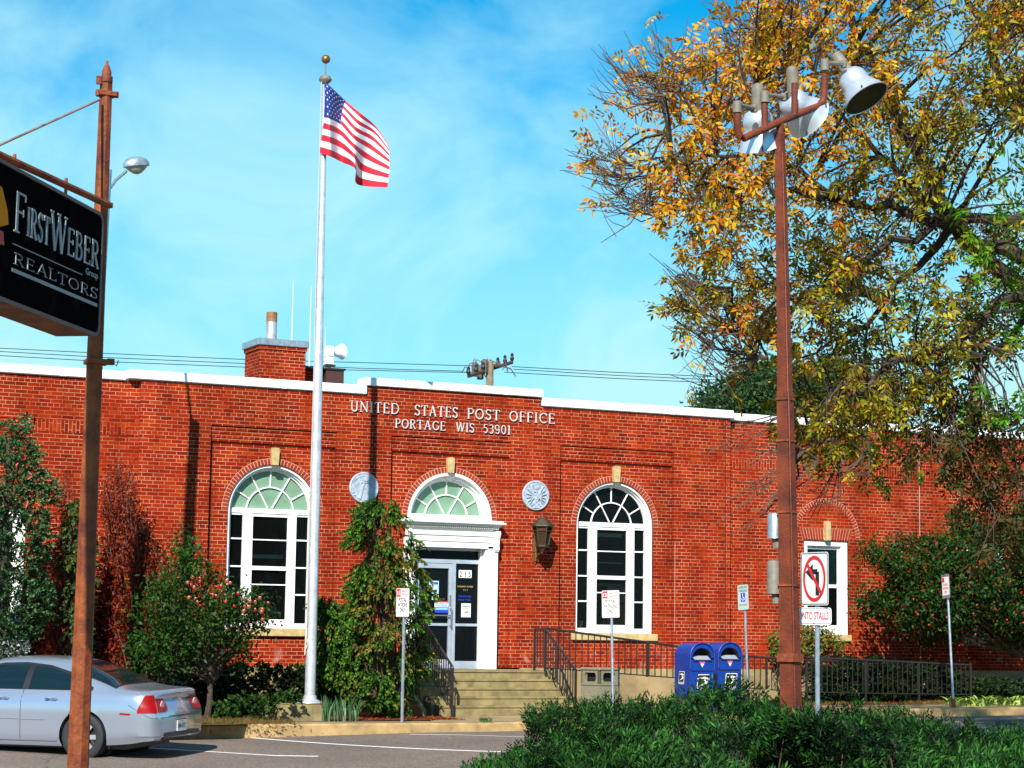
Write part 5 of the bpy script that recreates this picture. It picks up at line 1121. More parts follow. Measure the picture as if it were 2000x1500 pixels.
def sprays(C,out,n_per,L,spread,grav=0.0):
    """needle sprays: returns base, dir arrays for n_per blades along an axis at each C"""
    n=len(C); ax=unit(out+np.array([0,0,grav])); s=np.tile(np.linspace(0,1,n_per),n); B=np.repeat(C,n_per,0); A=np.repeat(ax,n_per,0)
    side=unit(np.cross(A,rng.normal(size=A.shape))); d=unit(A*1.0+side*spread); return B+A*(s*L)[:,None],d
# ---- conifer at the left edge
def conifer():
    poly=[(-95,1300),(-110,1000),(-60,860),(0,835),(28,812),(48,818),(50,850),(70,885),(78,905),(66,925),(88,918),(95,945),(112,958),(98,985),(80,1002),(92,1020),(98,1060),(90,1085),(72,1110),(100,1150),(95,1200),(60,1240),(40,1270),(25,1290)]
    y0=-2.6; b_=atY(-5,1395,y0); t=empty('conifer_tree',(b_[0],y0,0),0,'blue green columnar conifer at the far left edge of the picture','tree')
    P,dp,u,v=crown(poly,y0,1.0,4300,gap=-.2,gs=3.0,seed=3,shell=.30)
    o=unit(np.stack([(P[:,0]-b_[0]),(dp)*1.2,np.full(len(P),.25)],1)); B,d=sprays(P,unit(o+rng.normal(size=o.shape)*.55),16,.15,.75)
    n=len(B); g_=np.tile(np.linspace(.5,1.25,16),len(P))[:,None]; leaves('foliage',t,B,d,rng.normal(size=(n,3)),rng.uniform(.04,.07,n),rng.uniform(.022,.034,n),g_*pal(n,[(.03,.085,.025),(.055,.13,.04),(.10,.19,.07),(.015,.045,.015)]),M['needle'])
    ctr=[(b_[0],y0,z) for z in (0,1.5,3,4.6)]; b=MB(); b.tube(ctr,[.11,.09,.06,.02],8); b.build('trunk',M['bark'],t)
    stems('limb',t,lambda p:(b_[0],y0,max(.3,p[2]-.5)),[tuple(p) for p in P[rng.choice(len(P),60)]],.02,M['twig'])
conifer()
# ---- small green conifer behind the pole and dead red-brown shrubs
def dead(poly,y0,base,label,nt,nl,green=False,top=None):
    t=empty('dead_shrub',base,0,label,'shrub','dead rust coloured shrubs against the wall')
    P,dp,u,v=crown(poly,y0,.6,nt,gap=-.35,gs=2.5,seed=5,shell=.6)
    b=MB(); bs=Vector(base)
    nodes=[]
    for p in P:
        B_=Vector(p); A=bs+Vector((rng.uniform(-.25,.25),rng.uniform(-.2,.2),max(0,(B_.z-.0)*rng.uniform(.25,.6)))); A.x=bs.x+(B_.x-bs.x)*.35
        Q=[bs.lerp(A,.0),A,A.lerp(B_,.5)+Vector(rng.normal(size=3))*.08,B_]; b.tube(Q,[.016,.011,.006,.003],4,cap=False); nodes.append((A,B_))
    b.build('branch',mat('dead grey twig',(.16,.10,.08),.9,var=.3,vs=9),t)
    C=[];D=[]
    for A,B_ in nodes:
        k=nl
        for _ in range(k):
            s=rng.uniform(.35,1.05); C.append(np.array(A.lerp(B_,s))+rng.normal(size=3)*.05); D.append([rng.normal()*.9,rng.normal()*.7,-.5+rng.normal()*.8])
    C=np.array(C); D=np.array(D); n=len(C)
    leaves('foliage',t,C,D,rng.normal(size=(n,3)),rng.uniform(.05,.10,n),rng.uniform(.02,.04,n),pal(n,[(.24,.03,.008),(.20,.02,.007),(.12,.014,.007),(.36,.06,.012)]),M['leaf'])
    return t
dead([(190,1290),(192,1060),(200,960),(212,905),(222,925),(232,885),(246,890),(262,915),(268,960),(262,990),(288,1005),(300,1060),(318,1090),(330,1130),(318,1180),(300,1230),(280,1290)],-1.6,(-2.9,-1.6,0),'dead rust red shrub against the wall between the sign pole and the apple tree',330,95)
dead([(70,1290),(80,1180),(95,1080),(112,1020),(122,900),(132,893),(142,930),(140,1000),(150,1060),(165,1150),(168,1290)],-1.7,(-4.1,-1.7,0),'thin dead brown shrub between the blue green conifer and the sign pole',130,60)
def arbor(poly,y0,th,n,label,name='evergreen_shrub',cols=None,brown=.0,L=.30,seed=1,grav=-.9,gap=-.22,gs=2.6,trunk=True,per=26,lw=(.070,.034),group=None,cat='shrub',shell=.38,bx=None):
    uu=np.array(poly)[:,0]; bx_=bx if bx is not None else float(uu.mean()); base=atY(bx_,1380,y0); t=empty(name,(base[0],y0,0),0,label,cat,group)
    P,dp,u,v=crown(poly,y0,th,int(n*1.9),gap=gap,gs=gs,seed=seed,shell=shell)
    o=np.stack([(P[:,0]-base[0])*1.3,dp*1.4,np.zeros(len(P))],1)+rng.normal(size=P.shape)*.45; B,d=sprays(P,unit(o),per,L,.75,grav)
    n_=len(B); d[:,2]-=.25
    cols=cols or [(.050,.125,.010),(.028,.085,.008),(.085,.17,.012),(.014,.045,.006)]
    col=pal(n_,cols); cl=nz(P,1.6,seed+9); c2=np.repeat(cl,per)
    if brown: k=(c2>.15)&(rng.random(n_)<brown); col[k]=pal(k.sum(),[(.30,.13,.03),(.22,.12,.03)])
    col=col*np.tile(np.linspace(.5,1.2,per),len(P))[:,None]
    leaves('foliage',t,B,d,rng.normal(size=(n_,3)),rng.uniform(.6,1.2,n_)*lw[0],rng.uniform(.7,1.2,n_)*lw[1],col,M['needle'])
    if trunk: stems('stem',t,lambda p:(base[0]+(p[0]-base[0])*.25,y0,0),[tuple(p) for p in P[rng.choice(len(P),55)]],.028,M['twig'],wig=.05)
    return t
arbor([(122,1300),(126,1200),(118,1080),(128,1000),(145,975),(168,965),(185,1000),(190,1100),(178,1180),(168,1300)],-2.2,.5,330,'small green conifer half hidden behind the rusty sign pole','conifer_shrub',cols=[(.05,.09,.02),(.03,.06,.015),(.09,.13,.03)],seed=12,L=.16,per=18)
arbor([(700,1375),(690,1290),(700,1200),(690,1120),(698,1080),(688,1040),(702,1010),(706,975),(722,980),(738,962),(752,985),(768,968),(782,990),(786,1030),(780,1060),(800,1045),(815,1060),(812,1100),(828,1110),(836,1160),(828,1200),(822,1230),(834,1270),(818,1300),(800,1320),(790,1380)],-3.1,.62,1250,'tall shaggy arborvitae partly hiding the entrance on the left','arborvitae',brown=.30,seed=21,gap=-.04,cat='tree')
arbor([(612,1300),(628,1265),(620,1235),(632,1190),(618,1168),(640,1158),(662,1180),(700,1172),(705,1240),(700,1330),(690,1372),(668,1345),(640,1330)],-2.4,.5,480,'loose green arborvitae bush between the flagpole and the tall arborvitae','arborvitae',brown=.25,seed=31)
# dark clipped yews
yew=[(.008,.022,.006),(.014,.034,.007),(.006,.014,.005),(.022,.05,.009)]
arbor([(385,1405),(380,1330),(400,1310),(470,1300),(560,1303),(600,1300),(700,1330),(700,1385),(640,1395),(560,1375),(545,1398),(460,1402)],-2.1,.55,900,'low dark yew hedge under the left arched window','yew_hedge',cols=yew,seed=41,L=.13,per=20,grav=.3,gap=-.5,trunk=False,cat='hedge')
arbor([(425,1400),(428,1372),(470,1358),(540,1352),(580,1350),(585,1368),(545,1375),(540,1396)],-3.9,.3,110,'small bright green low shrub beside the flagpole block','low_shrub',cols=[(.018,.05,.008),(.035,.085,.012)],seed=42,L=.10,per=16,grav=.2,gap=-.4,trunk=False)
arbor([(0,1300),(0,1258),(22,1250),(48,1262),(50,1302)],-3.2,.3,150,'pale flowering low shrub behind the silver car','low_shrub',cols=[(.10,.14,.10),(.35,.36,.34),(.04,.07,.03)],seed=43,L=.10,per=12,grav=.2,gap=-.4,trunk=False)
arbor([(60,1330),(60,1180),(130,1120),(260,1150),(330,1190),(390,1240),(400,1400),(300,1400),(60,1400)],-1.2,.5,900,'dark shaded yew hedge behind the silver car','yew_hedge',cols=[(.010,.014,.008),(.016,.024,.010),(.02,.012,.009)],seed=44,L=.16,per=18,grav=.1,gap=-.4,trunk=False,cat='hedge')
# right hand hedges along the wall
arbor([(1585,1372),(1590,1300),(1640,1305),(1660,1282),(1700,1290),(1712,1275),(1735,1296),(1800,1300),(1860,1310),(1900,1325),(2030,1330),(2060,1372),(1850,1368)],-1.9,.45,1300,'dark yew hedge at the foot of the right wing','yew_hedge',cols=yew,seed=51,L=.13,per=18,grav=.2,gap=-.35,trunk=False,cat='hedge')
def vine():
    t=empty('wall_vine',(11.3,-.05,.3),0,'straggly green and orange vine climbing beside the rusty floodlight pole','vine')
    u1,v1=sample_poly([(1503,1240),(1515,1238),(1528,1262),(1528,1290),(1510,1285)],38); u2,v2=sample_poly([(1562,1245),(1578,1200),(1590,1195),(1630,1240),(1655,1262),(1640,1275),(1600,1265),(1590,1290),(1560,1290)],110)
    u=np.concatenate([u1,u2]); v=np.concatenate([v1,v2]); P=pts_at(u,v,rng.uniform(-.35,.05,len(u))); stems('stem',t,lambda p:(11.3 if p[0]>10.5 else 10.6,-.1,.3),[tuple(p) for p in P[::4]],.01,M['twig'])
    C=np.repeat(P,12,0)+rng.normal(size=(len(P)*12,3))*.07; n=len(C); leaves('foliage',t,C,rdir(n,(0,-.3,-.5)),rdir(n,(0,-1,.6)),rng.uniform(.05,.09,n),rng.uniform(.03,.055,n),pal(n,[(.09,.16,.02),(.14,.22,.03),(.35,.12,.02),(.06,.11,.02)]),M['leaf'])
vine()
# ---- broadleaf trees: branches then leaves
def broad(name,label,poly,y0,th,n,base,trunk_r,cols,leafL,leafW,per,fruit=None,nf=0,seed=1,gap=-.2,gs=1.8,spread=.13,nb=70,fork=.6,w=None,droop=-.3,fcols=None,fr=.03):
    t=empty(name,base,0,label,'tree'); P,dp,u,v=crown(poly,y0,th,n,gap=gap,gs=gs,seed=seed,shell=.5)
    bs=Vector(base); fk=bs+Vector((.05,0,fork)); b=MB(); b.tube([bs-Vector((0,0,.05)),bs.lerp(fk,.5)+Vector((.03,0,0)),fk],[trunk_r,trunk_r*.85,trunk_r*.75],8); b.build('trunk',M['bark'],t)
    stems('limb',t,lambda p:tuple(fk-Vector((0,0,.02))),[tuple(p) for p in P[rng.choice(len(P),nb)]],trunk_r*.42,M['twig'],wig=.10)
    C=np.repeat(P,per,0)+rng.normal(size=(len(P)*per,3))*spread; n_=len(C); up=rdir(n_,(0,-.5,.9),.9)
    leaves('foliage',t,C,rdir(n_,(0,-.2,droop)),up,rng.uniform(.7,1.25,n_)*leafL,rng.uniform(.75,1.2,n_)*leafW,pal(n_,cols,w),M['leaf'],fold=.12)
    if fruit:
        idx=fruit(u,v); idx=rng.choice(np.where(idx)[0],nf); 
        for k,i in enumerate(idx[:100]):
            q=P[i]+rng.normal(size=3)*np.array([.06,.05,.06]); q[1]=y0-th*rng.uniform(.75,1.05); b=MB(); b.lathe([(.001,-fr),(fr*.7,-fr*.7),(fr,0),(fr*.75,fr*.7),(.001,fr*.75)],8,tuple(q)); b.build('fruit' if fcols else 'berry',fcols[k%len(fcols)] if fcols else M['berry'],t)
    return t
M['apple1']=mat('ripe apple',(.33,.06,.02),.35,var=.3,vs=30); M['apple2']=mat('red apple',(.24,.014,.008),.35,var=.2,vs=30)
broad('apple_tree','small apple tree laden with red and orange apples before the left arched window',
 [(270,1290),(262,1235),(285,1190),(278,1155),(300,1130),(322,1128),(316,1110),(345,1100),(350,1060),(360,1035),(372,1045),(378,1080),(395,1098),(420,1105),(452,1150),(478,1150),(500,1168),(538,1158),(535,1172),(512,1192),(520,1215),(500,1222),(480,1212),(470,1238),(500,1262),(480,1300),(440,1290),(400,1302),(350,1290),(310,1310)],
 -3.3,.75,760,(-2.25,-3.3,0),.06,[(.012,.05,.005),(.024,.08,.007),(.05,.125,.012),(.007,.028,.004)],.085,.042,19,
 fruit=lambda u,v:(((u-385)**2+(v-1150)**2)<45**2)|(((u-478)**2+(v-1185)**2)<26**2)|(((u-350)**2+(v-1175)**2)<14**2),nf=36,seed=61,gap=-.07,gs=2.6,fcols=[M['apple1'],M['apple1'],M['apple2']],fr=.037,w=[.35,.33,.17,.15])
M['berry']=mat('red berry',(.5,.03,.02),.4)
broad('berry_tree','spreading dark green tree flecked with red berries before the right wing',
 [(1680,1150),(1672,1175),(1688,1200),(1720,1190),(1735,1215),(1780,1235),(1800,1260),(1870,1235),(1920,1230),(1960,1250),(2080,1270),(2200,1150),(2150,1000),(2050,960),(1990,1000),(1950,1040),(1900,1020),(1882,1000),(1858,1000),(1845,1040),(1830,1065),(1790,1060),(1740,1060),(1690,1075),(1676,1090),(1705,1090),(1720,1115),(1760,1130),(1745,1150),(1710,1165)],
 -1.9,1.3,3100,(16.2,-1.9,.25),.09,[(.010,.038,.005),(.022,.065,.007),(.05,.12,.012),(.22,.02,.008)],.105,.050,26,fruit=lambda u,v:(u<2000),nf=60,seed=71,gap=-.08,fr=.022,w=[.42,.35,.17,.06],nb=110,fork=.9)
# thin stray shoot above it
# ---- trees beyond the roof
def bgtree(poly,y0,label,seed):
    uu=np.array(poly)[:,0].mean(); b_=atY(uu,760,y0); t=empty('background_tree',(b_[0],y0,0),0,label,'tree','trees beyond the post office roof'); P,dp,u,v=crown(poly,y0,2.2,900,gap=-.2,gs=.9,seed=seed)
    C=np.repeat(P,26,0)+rng.normal(size=(len(P)*26,3))*.28; n=len(C); leaves('foliage',t,C,rdir(n),rdir(n,(0,-.5,1)),rng.uniform(.12,.22,n),rng.uniform(.07,.12,n),pal(n,[(.03,.075,.02),(.06,.12,.03),(.02,.045,.015)]),M['leaf'])
    b=MB(); b.tube([(b_[0],y0,0),(b_[0],y0,b_[2]-.5),(b_[0]+.3,y0,b_[2]+1)],[.3,.2,.08],8); b.build('trunk',M['bark'],t); stems('limb',t,lambda p:(b_[0],y0,b_[2]-2.5),[tuple(p) for p in P[rng.choice(len(P),40)]],.07,M['bark'],wig=.3)
bgtree([(1368,800),(1378,780),(1402,770),(1410,755),(1440,748),(1455,728),(1478,730),(1492,715),(1515,718),(1560,735),(1560,850),(1380,850)],22,'dark green tree beyond the roof left of the rusty floodlight pole',81)
bgtree([(1540,850),(1545,740),(1580,715),(1620,705),(1650,725),(1680,745),(1720,760),(1750,850)],24,'dark green tree beyond the roof right of the rusty floodlight pole',82)
# ---- irises, hostas, kerb weed
def blades(name,label,cat,u0,u1,v0,y0,n,hmin,hmax,w_,cols,spread=.12,arch=.6):
    a=atY(u0,v0,y0); c=atY(u1,v0,y0); t=empty(name,((a[0]+c[0])/2,y0,H(a[0])),0,label,cat); b=MB(); ms=[mat(f'{name} blade {i}',k,.5,var=.2,vs=9) for i,k in enumerate(cols)]
    for i in range(n):
        x=rng.uniform(a[0],c[0]); y=y0+rng.normal()*spread; h=rng.uniform(hmin,hmax); an=rng.uniform(0,2*PI); dx,dy=math.cos(an),math.sin(an); k=arch*h*rng.uniform(.3,1); V=[]
        for s in np.linspace(0,1,6):
            px,py,pz_=x+dx*k*s*s,y+dy*k*s*s,H(x)+h*(s-.25*arch*s*s); ww=w_*(1-s**3)*(.6+s*.6)/2; V+=[(px-dy*ww,py+dx*ww,pz_),(px+dy*ww,py-dx*ww,pz_)]
        b.add(V,[(2*j,2*j+1,2*j+3,2*j+2) for j in range(5)],ms[i%len(ms)])
    b.build('leaves',None,t); return t
blades('iris_clump','clump of upright iris leaves beside the flagpole block','plant',628,703,1402,-4.15,85,.25,.52,.03,[(.05,.13,.05),(.10,.20,.08),(.035,.09,.03)],arch=.35)
blades('hosta_clump','yellow green striped hosta clump right of the leaning post','plant',1868,2060,1372,-4.0,260,.16,.30,.06,[(.30,.42,.06),(.16,.30,.03),(.42,.5,.12)],arch=1.4,spread=.2)
blades('kerb_weed','small weed tuft growing from the kerb joint before the steps','plant',938,958,1420,-4.86,90,.08,.17,.012,[(.06,.13,.02),(.1,.17,.03)],arch=1.3,spread=.04)
def grass(x0,x1,y0,y1,n,name):
    x=rng.uniform(x0,x1,n); y=rng.uniform(y0,y1,n); C=np.stack([x,y,np.array([H(a) for a in x])],1); k=nz(C,1.2,7)>-.1; C=C[k]; n=len(C)
    leaves(name,None,C,rdir(n,(0,0,1.2),.6),rdir(n),rng.uniform(.04,.10,n),rng.uniform(.006,.012,n),pal(n,[(.07,.12,.02),(.16,.15,.04),(.25,.09,.03)]),M['leaf'],kind='stuff')
grass(9.8,20,-3.3,-.4,16000,'grass'); grass(-4.2,-1.2,-5.2,-2.8,7000,'grass')
# fallen leaves and mulch chips
def litter(x0,x1,y0,y1,n,z=.02,cols=((.30,.05,.02),(.18,.03,.015),(.42,.12,.03))):
    x=rng.uniform(x0,x1,n); y=rng.uniform(y0,y1,n); C=np.stack([x,y,np.array([H(a)+z for a in x])],1); D=rdir(n); D[:,2]*=.2
    leaves('leaf_litter',None,C,D,rdir(n,(0,0,2)),rng.uniform(.03,.08,n),rng.uniform(.015,.035,n),pal(n,list(cols)),M['leaf'],kind='stuff')
litter(.0,2.2,-4.1,-2.3,3200); litter(9.8,19,-3.3,-2.2,3000); litter(-4,-1.2,-5.2,-3.2,1500,cols=((.2,.08,.03),(.1,.09,.04)))
litter(-4,14,-7.5,-5.0,60,z=-.135,cols=((.4,.2,.03),(.25,.1,.02)))
# ---- juniper bed in front
def junipers():
    U=[880,905,960,1010,1022,1030,1060,1100,1150,1200,1240,1280,1310,1330,1370,1400,1430,1450,1480,1540,1600,1660,1700,1760,1830,1900,2000,2150,2300]
    Vv=[1520,1494,1474,1462,1440,1392,1380,1376,1372,1362,1366,1364,1355,1362,1345,1330,1332,1344,1356,1368,1388,1380,1392,1398,1412,1426,1432,1440,1450]
    n=5000; u=rng.uniform(890,2280,n); s=np.interp(u,U,Vv)+np.array([10*noise.noise(Vector((a/26,0,2))) for a in u]); k=rng.random(n)**1.15; v=s+14+k*(1560-s)*1.0
    lowl=(u<1030); t=30.2-12.5*k**.6+np.array([.9*noise.noise(Vector((a/75,b/38,5))) for a,b in zip(u,v)])
    P=pts_t(u,v,t)
    m_=P[:,2]>-.2; P=P[m_];u=u[m_];v=v[m_];k=k[m_]; n=len(P)
    # behind the crest, out of sight of this camera, so the bed has a back
    nb=700; ub=rng.uniform(1040,2250,nb); sb=np.interp(ub,U,Vv); kb=rng.random(nb); Pb=pts_t(ub,sb+20+kb*25,30.3+kb*1.6); Pb=Pb[Pb[:,2]>-.1]
    P=np.concatenate([P,Pb]); n=len(P); t_=(P-CAM)@Fv
    ue=np.concatenate([rng.uniform(1380,1760,420),rng.uniform(1490,1620,420)]); Pe=pts_t(ue,rng.uniform(1418,1540,840)-14*np.cos((ue-1560)/60),rng.uniform(20.0,21.9,840)); P=np.concatenate([P,Pe]); n=len(P); t_=(P-CAM)@Fv
    gk=nz(P,1.8,60)>-.04; P=P[gk]; t_=t_[gk]; n=len(P)
    to=unit(np.stack([np.full(n,-Fv[0]),np.full(n,-Fv[1]),np.zeros(n)],1)); nn=np.stack([nz(P,.9,1),nz(P,.9,40),nz(P,.9,80)],1); ax=unit(to*.40+np.array([0,0,.55])+nn*1.3+rng.normal(size=(n,3))*.34)
    Ls=rng.uniform(.28,.62,n)*np.clip(t_/26,.7,1.1); per=44; s=np.tile(np.linspace(0,1,per),n); A=np.repeat(ax,per,0); side=unit(np.cross(A,rng.normal(size=A.shape))); LL=np.repeat(Ls,per)
    B=np.repeat(P,per,0)-A*(LL*.5)[:,None]+A*(s*LL)[:,None]+side*(rng.uniform(0,.085,n*per)*(1-s*.8))[:,None]; d=unit(A*1.0+side*.65); N_=n*per
    cl=np.repeat(nz(P,1.4,3),per); col=pal(N_,[(.007,.034,.005),(.013,.055,.007),(.024,.085,.010),(.004,.014,.003)])*(.06+1.75*s**2)[:,None]*(1+.8*np.repeat(nz(P,1.1,3),per))[:,None];  # tips paler; bases and clumps darkened, inner shade painted into the needles
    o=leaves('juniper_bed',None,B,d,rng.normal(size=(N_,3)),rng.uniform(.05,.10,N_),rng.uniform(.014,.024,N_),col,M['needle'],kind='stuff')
    b=MB()
    for i in range(0,n,9):
        q=Vector(P[i]); b.tube([Vector((q.x+rng.normal()*.15,q.y+rng.normal()*.15+.2,-.2)),q-Vector(ax[i])*.1],[.014,.006],4,cap=False)
    b.build('juniper_stems',M['twig'],None,kind='stuff')
    return P
JP=junipers()
b=MB(); 
c=[atT(u,v,t) for u,v,t in ((700,1700,16),(2700,1700,16),(2350,1460,32),(1060,1425,31.5),(930,1475,26.5))]
b.add([(p[0],p[1],-.12) for p in c]+[(p[0],p[1],-.4) for p in c],[(0,1,2,3,4)]+[(i+5,(i+1)%5+5,(i+1)%5,i) for i in range(5)]); tag(b.build('island_soil',mat('island soil',(.05,.035,.025),.95,var=.4,vs=8,bump=1)),kind='structure')
# ---- the big autumn tree
def autumn():
    T0=27.0; TM=lambda t:t+1.8
    gr=atT(2160,1500,T0); base=(gr[0],gr[1],-.1)
    t=empty('autumn_ash_tree',base,0,'large ash tree in orange, yellow and green autumn leaf filling the upper right','tree')
    limbs=[([(2160,900,25),(2060,640,25),(1985,545,25),(1921,499,24.8),(1865,440,24.6),(1823,434,24.3),(1740,402,24),(1640,390,23.7),(1560,374,23.4),(1490,369,23.1),(1425,366,23),(1370,352,22.9)],.12,.008),
     ([(2160,700,25.2),(2080,460,25.3),(1990,430,25.4),(1900,428,25.6),(1840,420,25.8),(1780,372,26),(1720,300,26.3),(1660,240,26.5),(1600,180,26.6),(1520,110,26.7)],.09,.008),
     ([(2100,560,25),(2000,500,25),(1900,480,25.2),(1850,400,25.4),(1790,300,25.5),(1740,200,25.6),(1703,125,25.7),(1670,50,25.8),(1640,-20,25.9)],.10,.03),
     ([(2140,650,25),(2010,560,24.6),(1930,610,24.2),(1860,680,24),(1748,700,23.8),(1636,800,23.6),(1590,850,23.5),(1552,905,23.4)],.08,.01),
     ([(2120,620,25.3),(2020,600,25.6),(1960,660,26),(1900,740,26.2),(1880,800,26.3)],.06,.012),
     ([(1703,125,25.7),(1640,140,25.2),(1560,150,25),(1480,190,24.6),(1400,230,24.4),(1300,260,24.3)],.03,.006),
     ([(2140,500,25.5),(2060,300,25.8),(1960,150,26),(1900,0,26.2),(1860,-120,26.3)],.10,.02),
     ([(1640,390,23.7),(1560,330,23.5),(1480,300,23.4),(1400,310,23.2),(1320,330,23),(1240,350,23)],.03,.006),
     ([(1823,434,24.3),(1700,500,24),(1600,560,23.8),(1500,610,23.6),(1430,650,23.5)],.045,.006),
     ([(1865,440,24.6),(1760,560,24.8),(1660,660,24.6),(1560,700,24.4)],.05,.008)]
    tr=MB(); tr.tube([base,tuple(atT(2165,1150,T0)),tuple(atT(2160,900,T0)),tuple(atT(2160,700,TM(25.1)))],[.24,.20,.18,.12],12); tr.build('trunk',M['bark'],t)
    lm=MB(); nodes=[]
    for L,r0,r1 in limbs:
        P=[Vector(atT(p[0],p[1],TM(p[2]))) for p in L]; Q=[]; r0*=1.25; r1*=1.25
        for i in range(len(P)-1):
            for s in (0,.33,.66): Q.append(P[i].lerp(P[i+1],s)+Vector(rng.normal(size=3))*.035)
        Q.append(P[-1]); R=[r0+(r1-r0)*(i/(len(Q)-1))**.8 for i in range(len(Q))]; lm.tube(Q,R,7); nodes+=[(q,r) for q,r in zip(Q,R)]
    lm.build('limb',M['bark'],t)
    NP=np.array([n[0] for n in nodes])
    poly=[(1450,-160),(1425,30),(1350,60),(1290,105),(1215,140),(1205,200),(1245,235),(1195,285),(1165,330),(1175,375),(1175,440),(1250,440),(1300,455),(1330,540),(1325,600),(1340,660),(1360,715),(1440,735),(1540,745),(1590,820),(1640,900),(1700,870),(1780,850),(1850,870),(1880,930),(1890,1010),(1960,1050),(2080,1000),(2300,900),(2330,-160)]
    n=470; u,v=sample_poly(poly,n); tt=TM(rng.uniform(22.3,27.2,n))
    # thin the lower left, keep the right dense
    keep=rng.random(n)<np.where((v<400)&(u<1900)&(u>1300),.74,1)*np.where((u<1500)&(v>430),.9,np.where((v>330)&(u>1750),.72,1.0)); u,v,tt=u[keep],v[keep],tt[keep]; P=pts_t(u,v,tt)
    extra=[(1905,760),(1925,820),(1900,870),(1940,900),(1900,950),(1915,1000),(1950,960),(1985,920),(1980,1010),(1960,850),(1890,800),(1930,1030),(1640,860),(1630,820),(1560,760),(1590,800),(1700,740),(1760,760),(1800,720),(1840,770)]
    P=np.concatenate([P,np.array([atT(a,b_,TM(24.2+rng.normal()*.5)) for a,b_ in extra])]); u=np.concatenate([u,[e[0] for e in extra]]); v=np.concatenate([v,[e[1] for e in extra]])
    br=MB(); C=[];D=[];K=[];NN=[]
    tw=MB()
    for i,p in enumerate(P):
        d=np.linalg.norm(NP-p,axis=1)+np.maximum(0,(NP[:,0]<p[0]-.5)*.8); j=int(np.argmin(d)); A=Vector(NP[j]); B_=Vector(p); L=(B_-A).length
        if L>3.0 and rng.random()<.35: continue
        mid=A.lerp(B_,.5)+Vector((0,0,.10*L))+Vector(rng.normal(size=3))*.06*L; q=[A,A.lerp(mid,.5)+Vector((0,0,.03*L)),mid,mid.lerp(B_,.5)+Vector(rng.normal(size=3))*.04,B_]
        br.tube(q,[.009+.008*L,.008+.006*L,.012,.009,.005],5,cap=False)
        edge=(u[i]<1330) or (v[i]>620 and u[i]<1480)
        hang=(v[i]>700)
        for k in range(9):
            s=rng.uniform(.3,1); a=q[2].lerp(B_,s) if s>.5 else q[1].lerp(q[2],s*2); dr=Vector(rng.normal(size=3)); dr.x-=.5; dr.z+= (.9 if edge else .15) if not hang else -1.0; dr.normalize(); Lt=rng.uniform(.25,.62)
            e1=a+dr*Lt*.5; e2=e1+dr*Lt*.5+Vector((0,0,.10 if edge and not hang else -.10)); tw.tube([a,e1,e2],[.006,.005,.003],3,cap=False)
            bare=edge and rng.random()<.42
            if bare: continue
            for f_ in ((.8,1.0,1.0) if edge else (.7,1.0,1.0,1.0)):
                if rng.random()<.18: continue
                c0=np.array(a.lerp(e2,f_)); rach=unit(rng.normal(size=(1,3))*.75+np.array([[dr.x*.7,dr.y*.7,dr.z*.6-.6]]))[0]; side=unit(np.cross(rach,rng.normal(size=3))[None])[0]; up=np.cross(side,rach)
                for m_ in range(6):
                    if m_==5: bp=c0+rach*.16; dd=rach
                    else: bp=c0+rach*(.03+.06*(m_//2)); dd=unit((rach*.55+side*(1 if m_%2 else -1)+np.array([0,0,-.25]))[None])[0]
                    C.append(bp); D.append(dd); NN.append(up+rng.normal(size=3)*.35); K.append((u[i],v[i],i))
    for (bu,bv,tu,tv) in [(1330,300,1150,318),(1300,330,1130,322),(1320,360,1165,430),(1290,350,1175,410),(1290,200,1195,150),(1300,190,1205,125),(1330,180,1240,95),(1400,120,1270,110),(1280,150,1215,105),(1310,330,1155,280),(1340,400,1180,380),(1430,560,1300,560),(1440,600,1310,520),(1470,650,1325,600),(1450,690,1340,640),(1480,700,1350,655),(1470,720,1370,745),(1500,700,1335,600),(1430,640,1330,560),(1480,60,1400,0),(1440,90,1410,40),(1560,860,1440,900),(1570,880,1420,950),(1560,930,1460,1010),(1600,900,1500,960),(1650,880,1560,1000),(1640,900,1620,1010),(1700,860,1690,930),(1560,800,1400,860)]:
        tz=24.8+rng.normal()*.4; b0=np.array(atT(bu,bv,tz)); j_=int(np.argmin(np.linalg.norm(NP-b0,axis=1)+np.maximum(0,(b0[0]-NP[:,0])*.5))); A_=Vector(NP[j_]); B0=Vector(b0); br.tube([A_,A_.lerp(B0,.5)+Vector((0,0,.12)),B0],[.022,.017,.012],5,cap=False)
        for k in range(4):
            a0=np.array([bu,bv])+rng.normal(size=2)*1.5; a1=np.array([tu,tv])+rng.normal(size=2)*26; up_=rng.uniform(10,40) if tv<800 else rng.uniform(-5,25); mid=(a0+a1)/2+np.array([0,up_])
            tw.tube([Vector(atT(a0[0],a0[1],tz)),Vector(atT(*mid,tz+.1)),Vector(atT(a1[0],a1[1]-(8 if tv<800 else -5),tz))],[.011,.008,.004],4,cap=False)
            for q_ in range(2):
                f_=rng.uniform(.3,.8); c_=a0*(1-f_)+a1*f_+np.array([0,up_*.7]); dd=np.array([-rng.uniform(20,60),-rng.uniform(15,60) if tv<800 else rng.uniform(-20,50)]); tw.tube([Vector(atT(*c_,tz)),Vector(atT(*(c_+dd*.6+np.array([0,6])),tz)),Vector(atT(*(c_+dd),tz))],[.007,.005,.003],3,cap=False)
    br.build('branch',M['bark'],t); tw.build('twig',M['twig'],t)
    C=np.array(C);D=np.array(D);NN=np.array(NN);K=np.array(K); n=len(C)
    rb=np.random.default_rng(11).random(len(P))[K[:,2].astype(int)]
    g=np.clip((K[:,0]-1480)/560+(K[:,1]-330)/800+(rb-.5)*1.0,0,1)
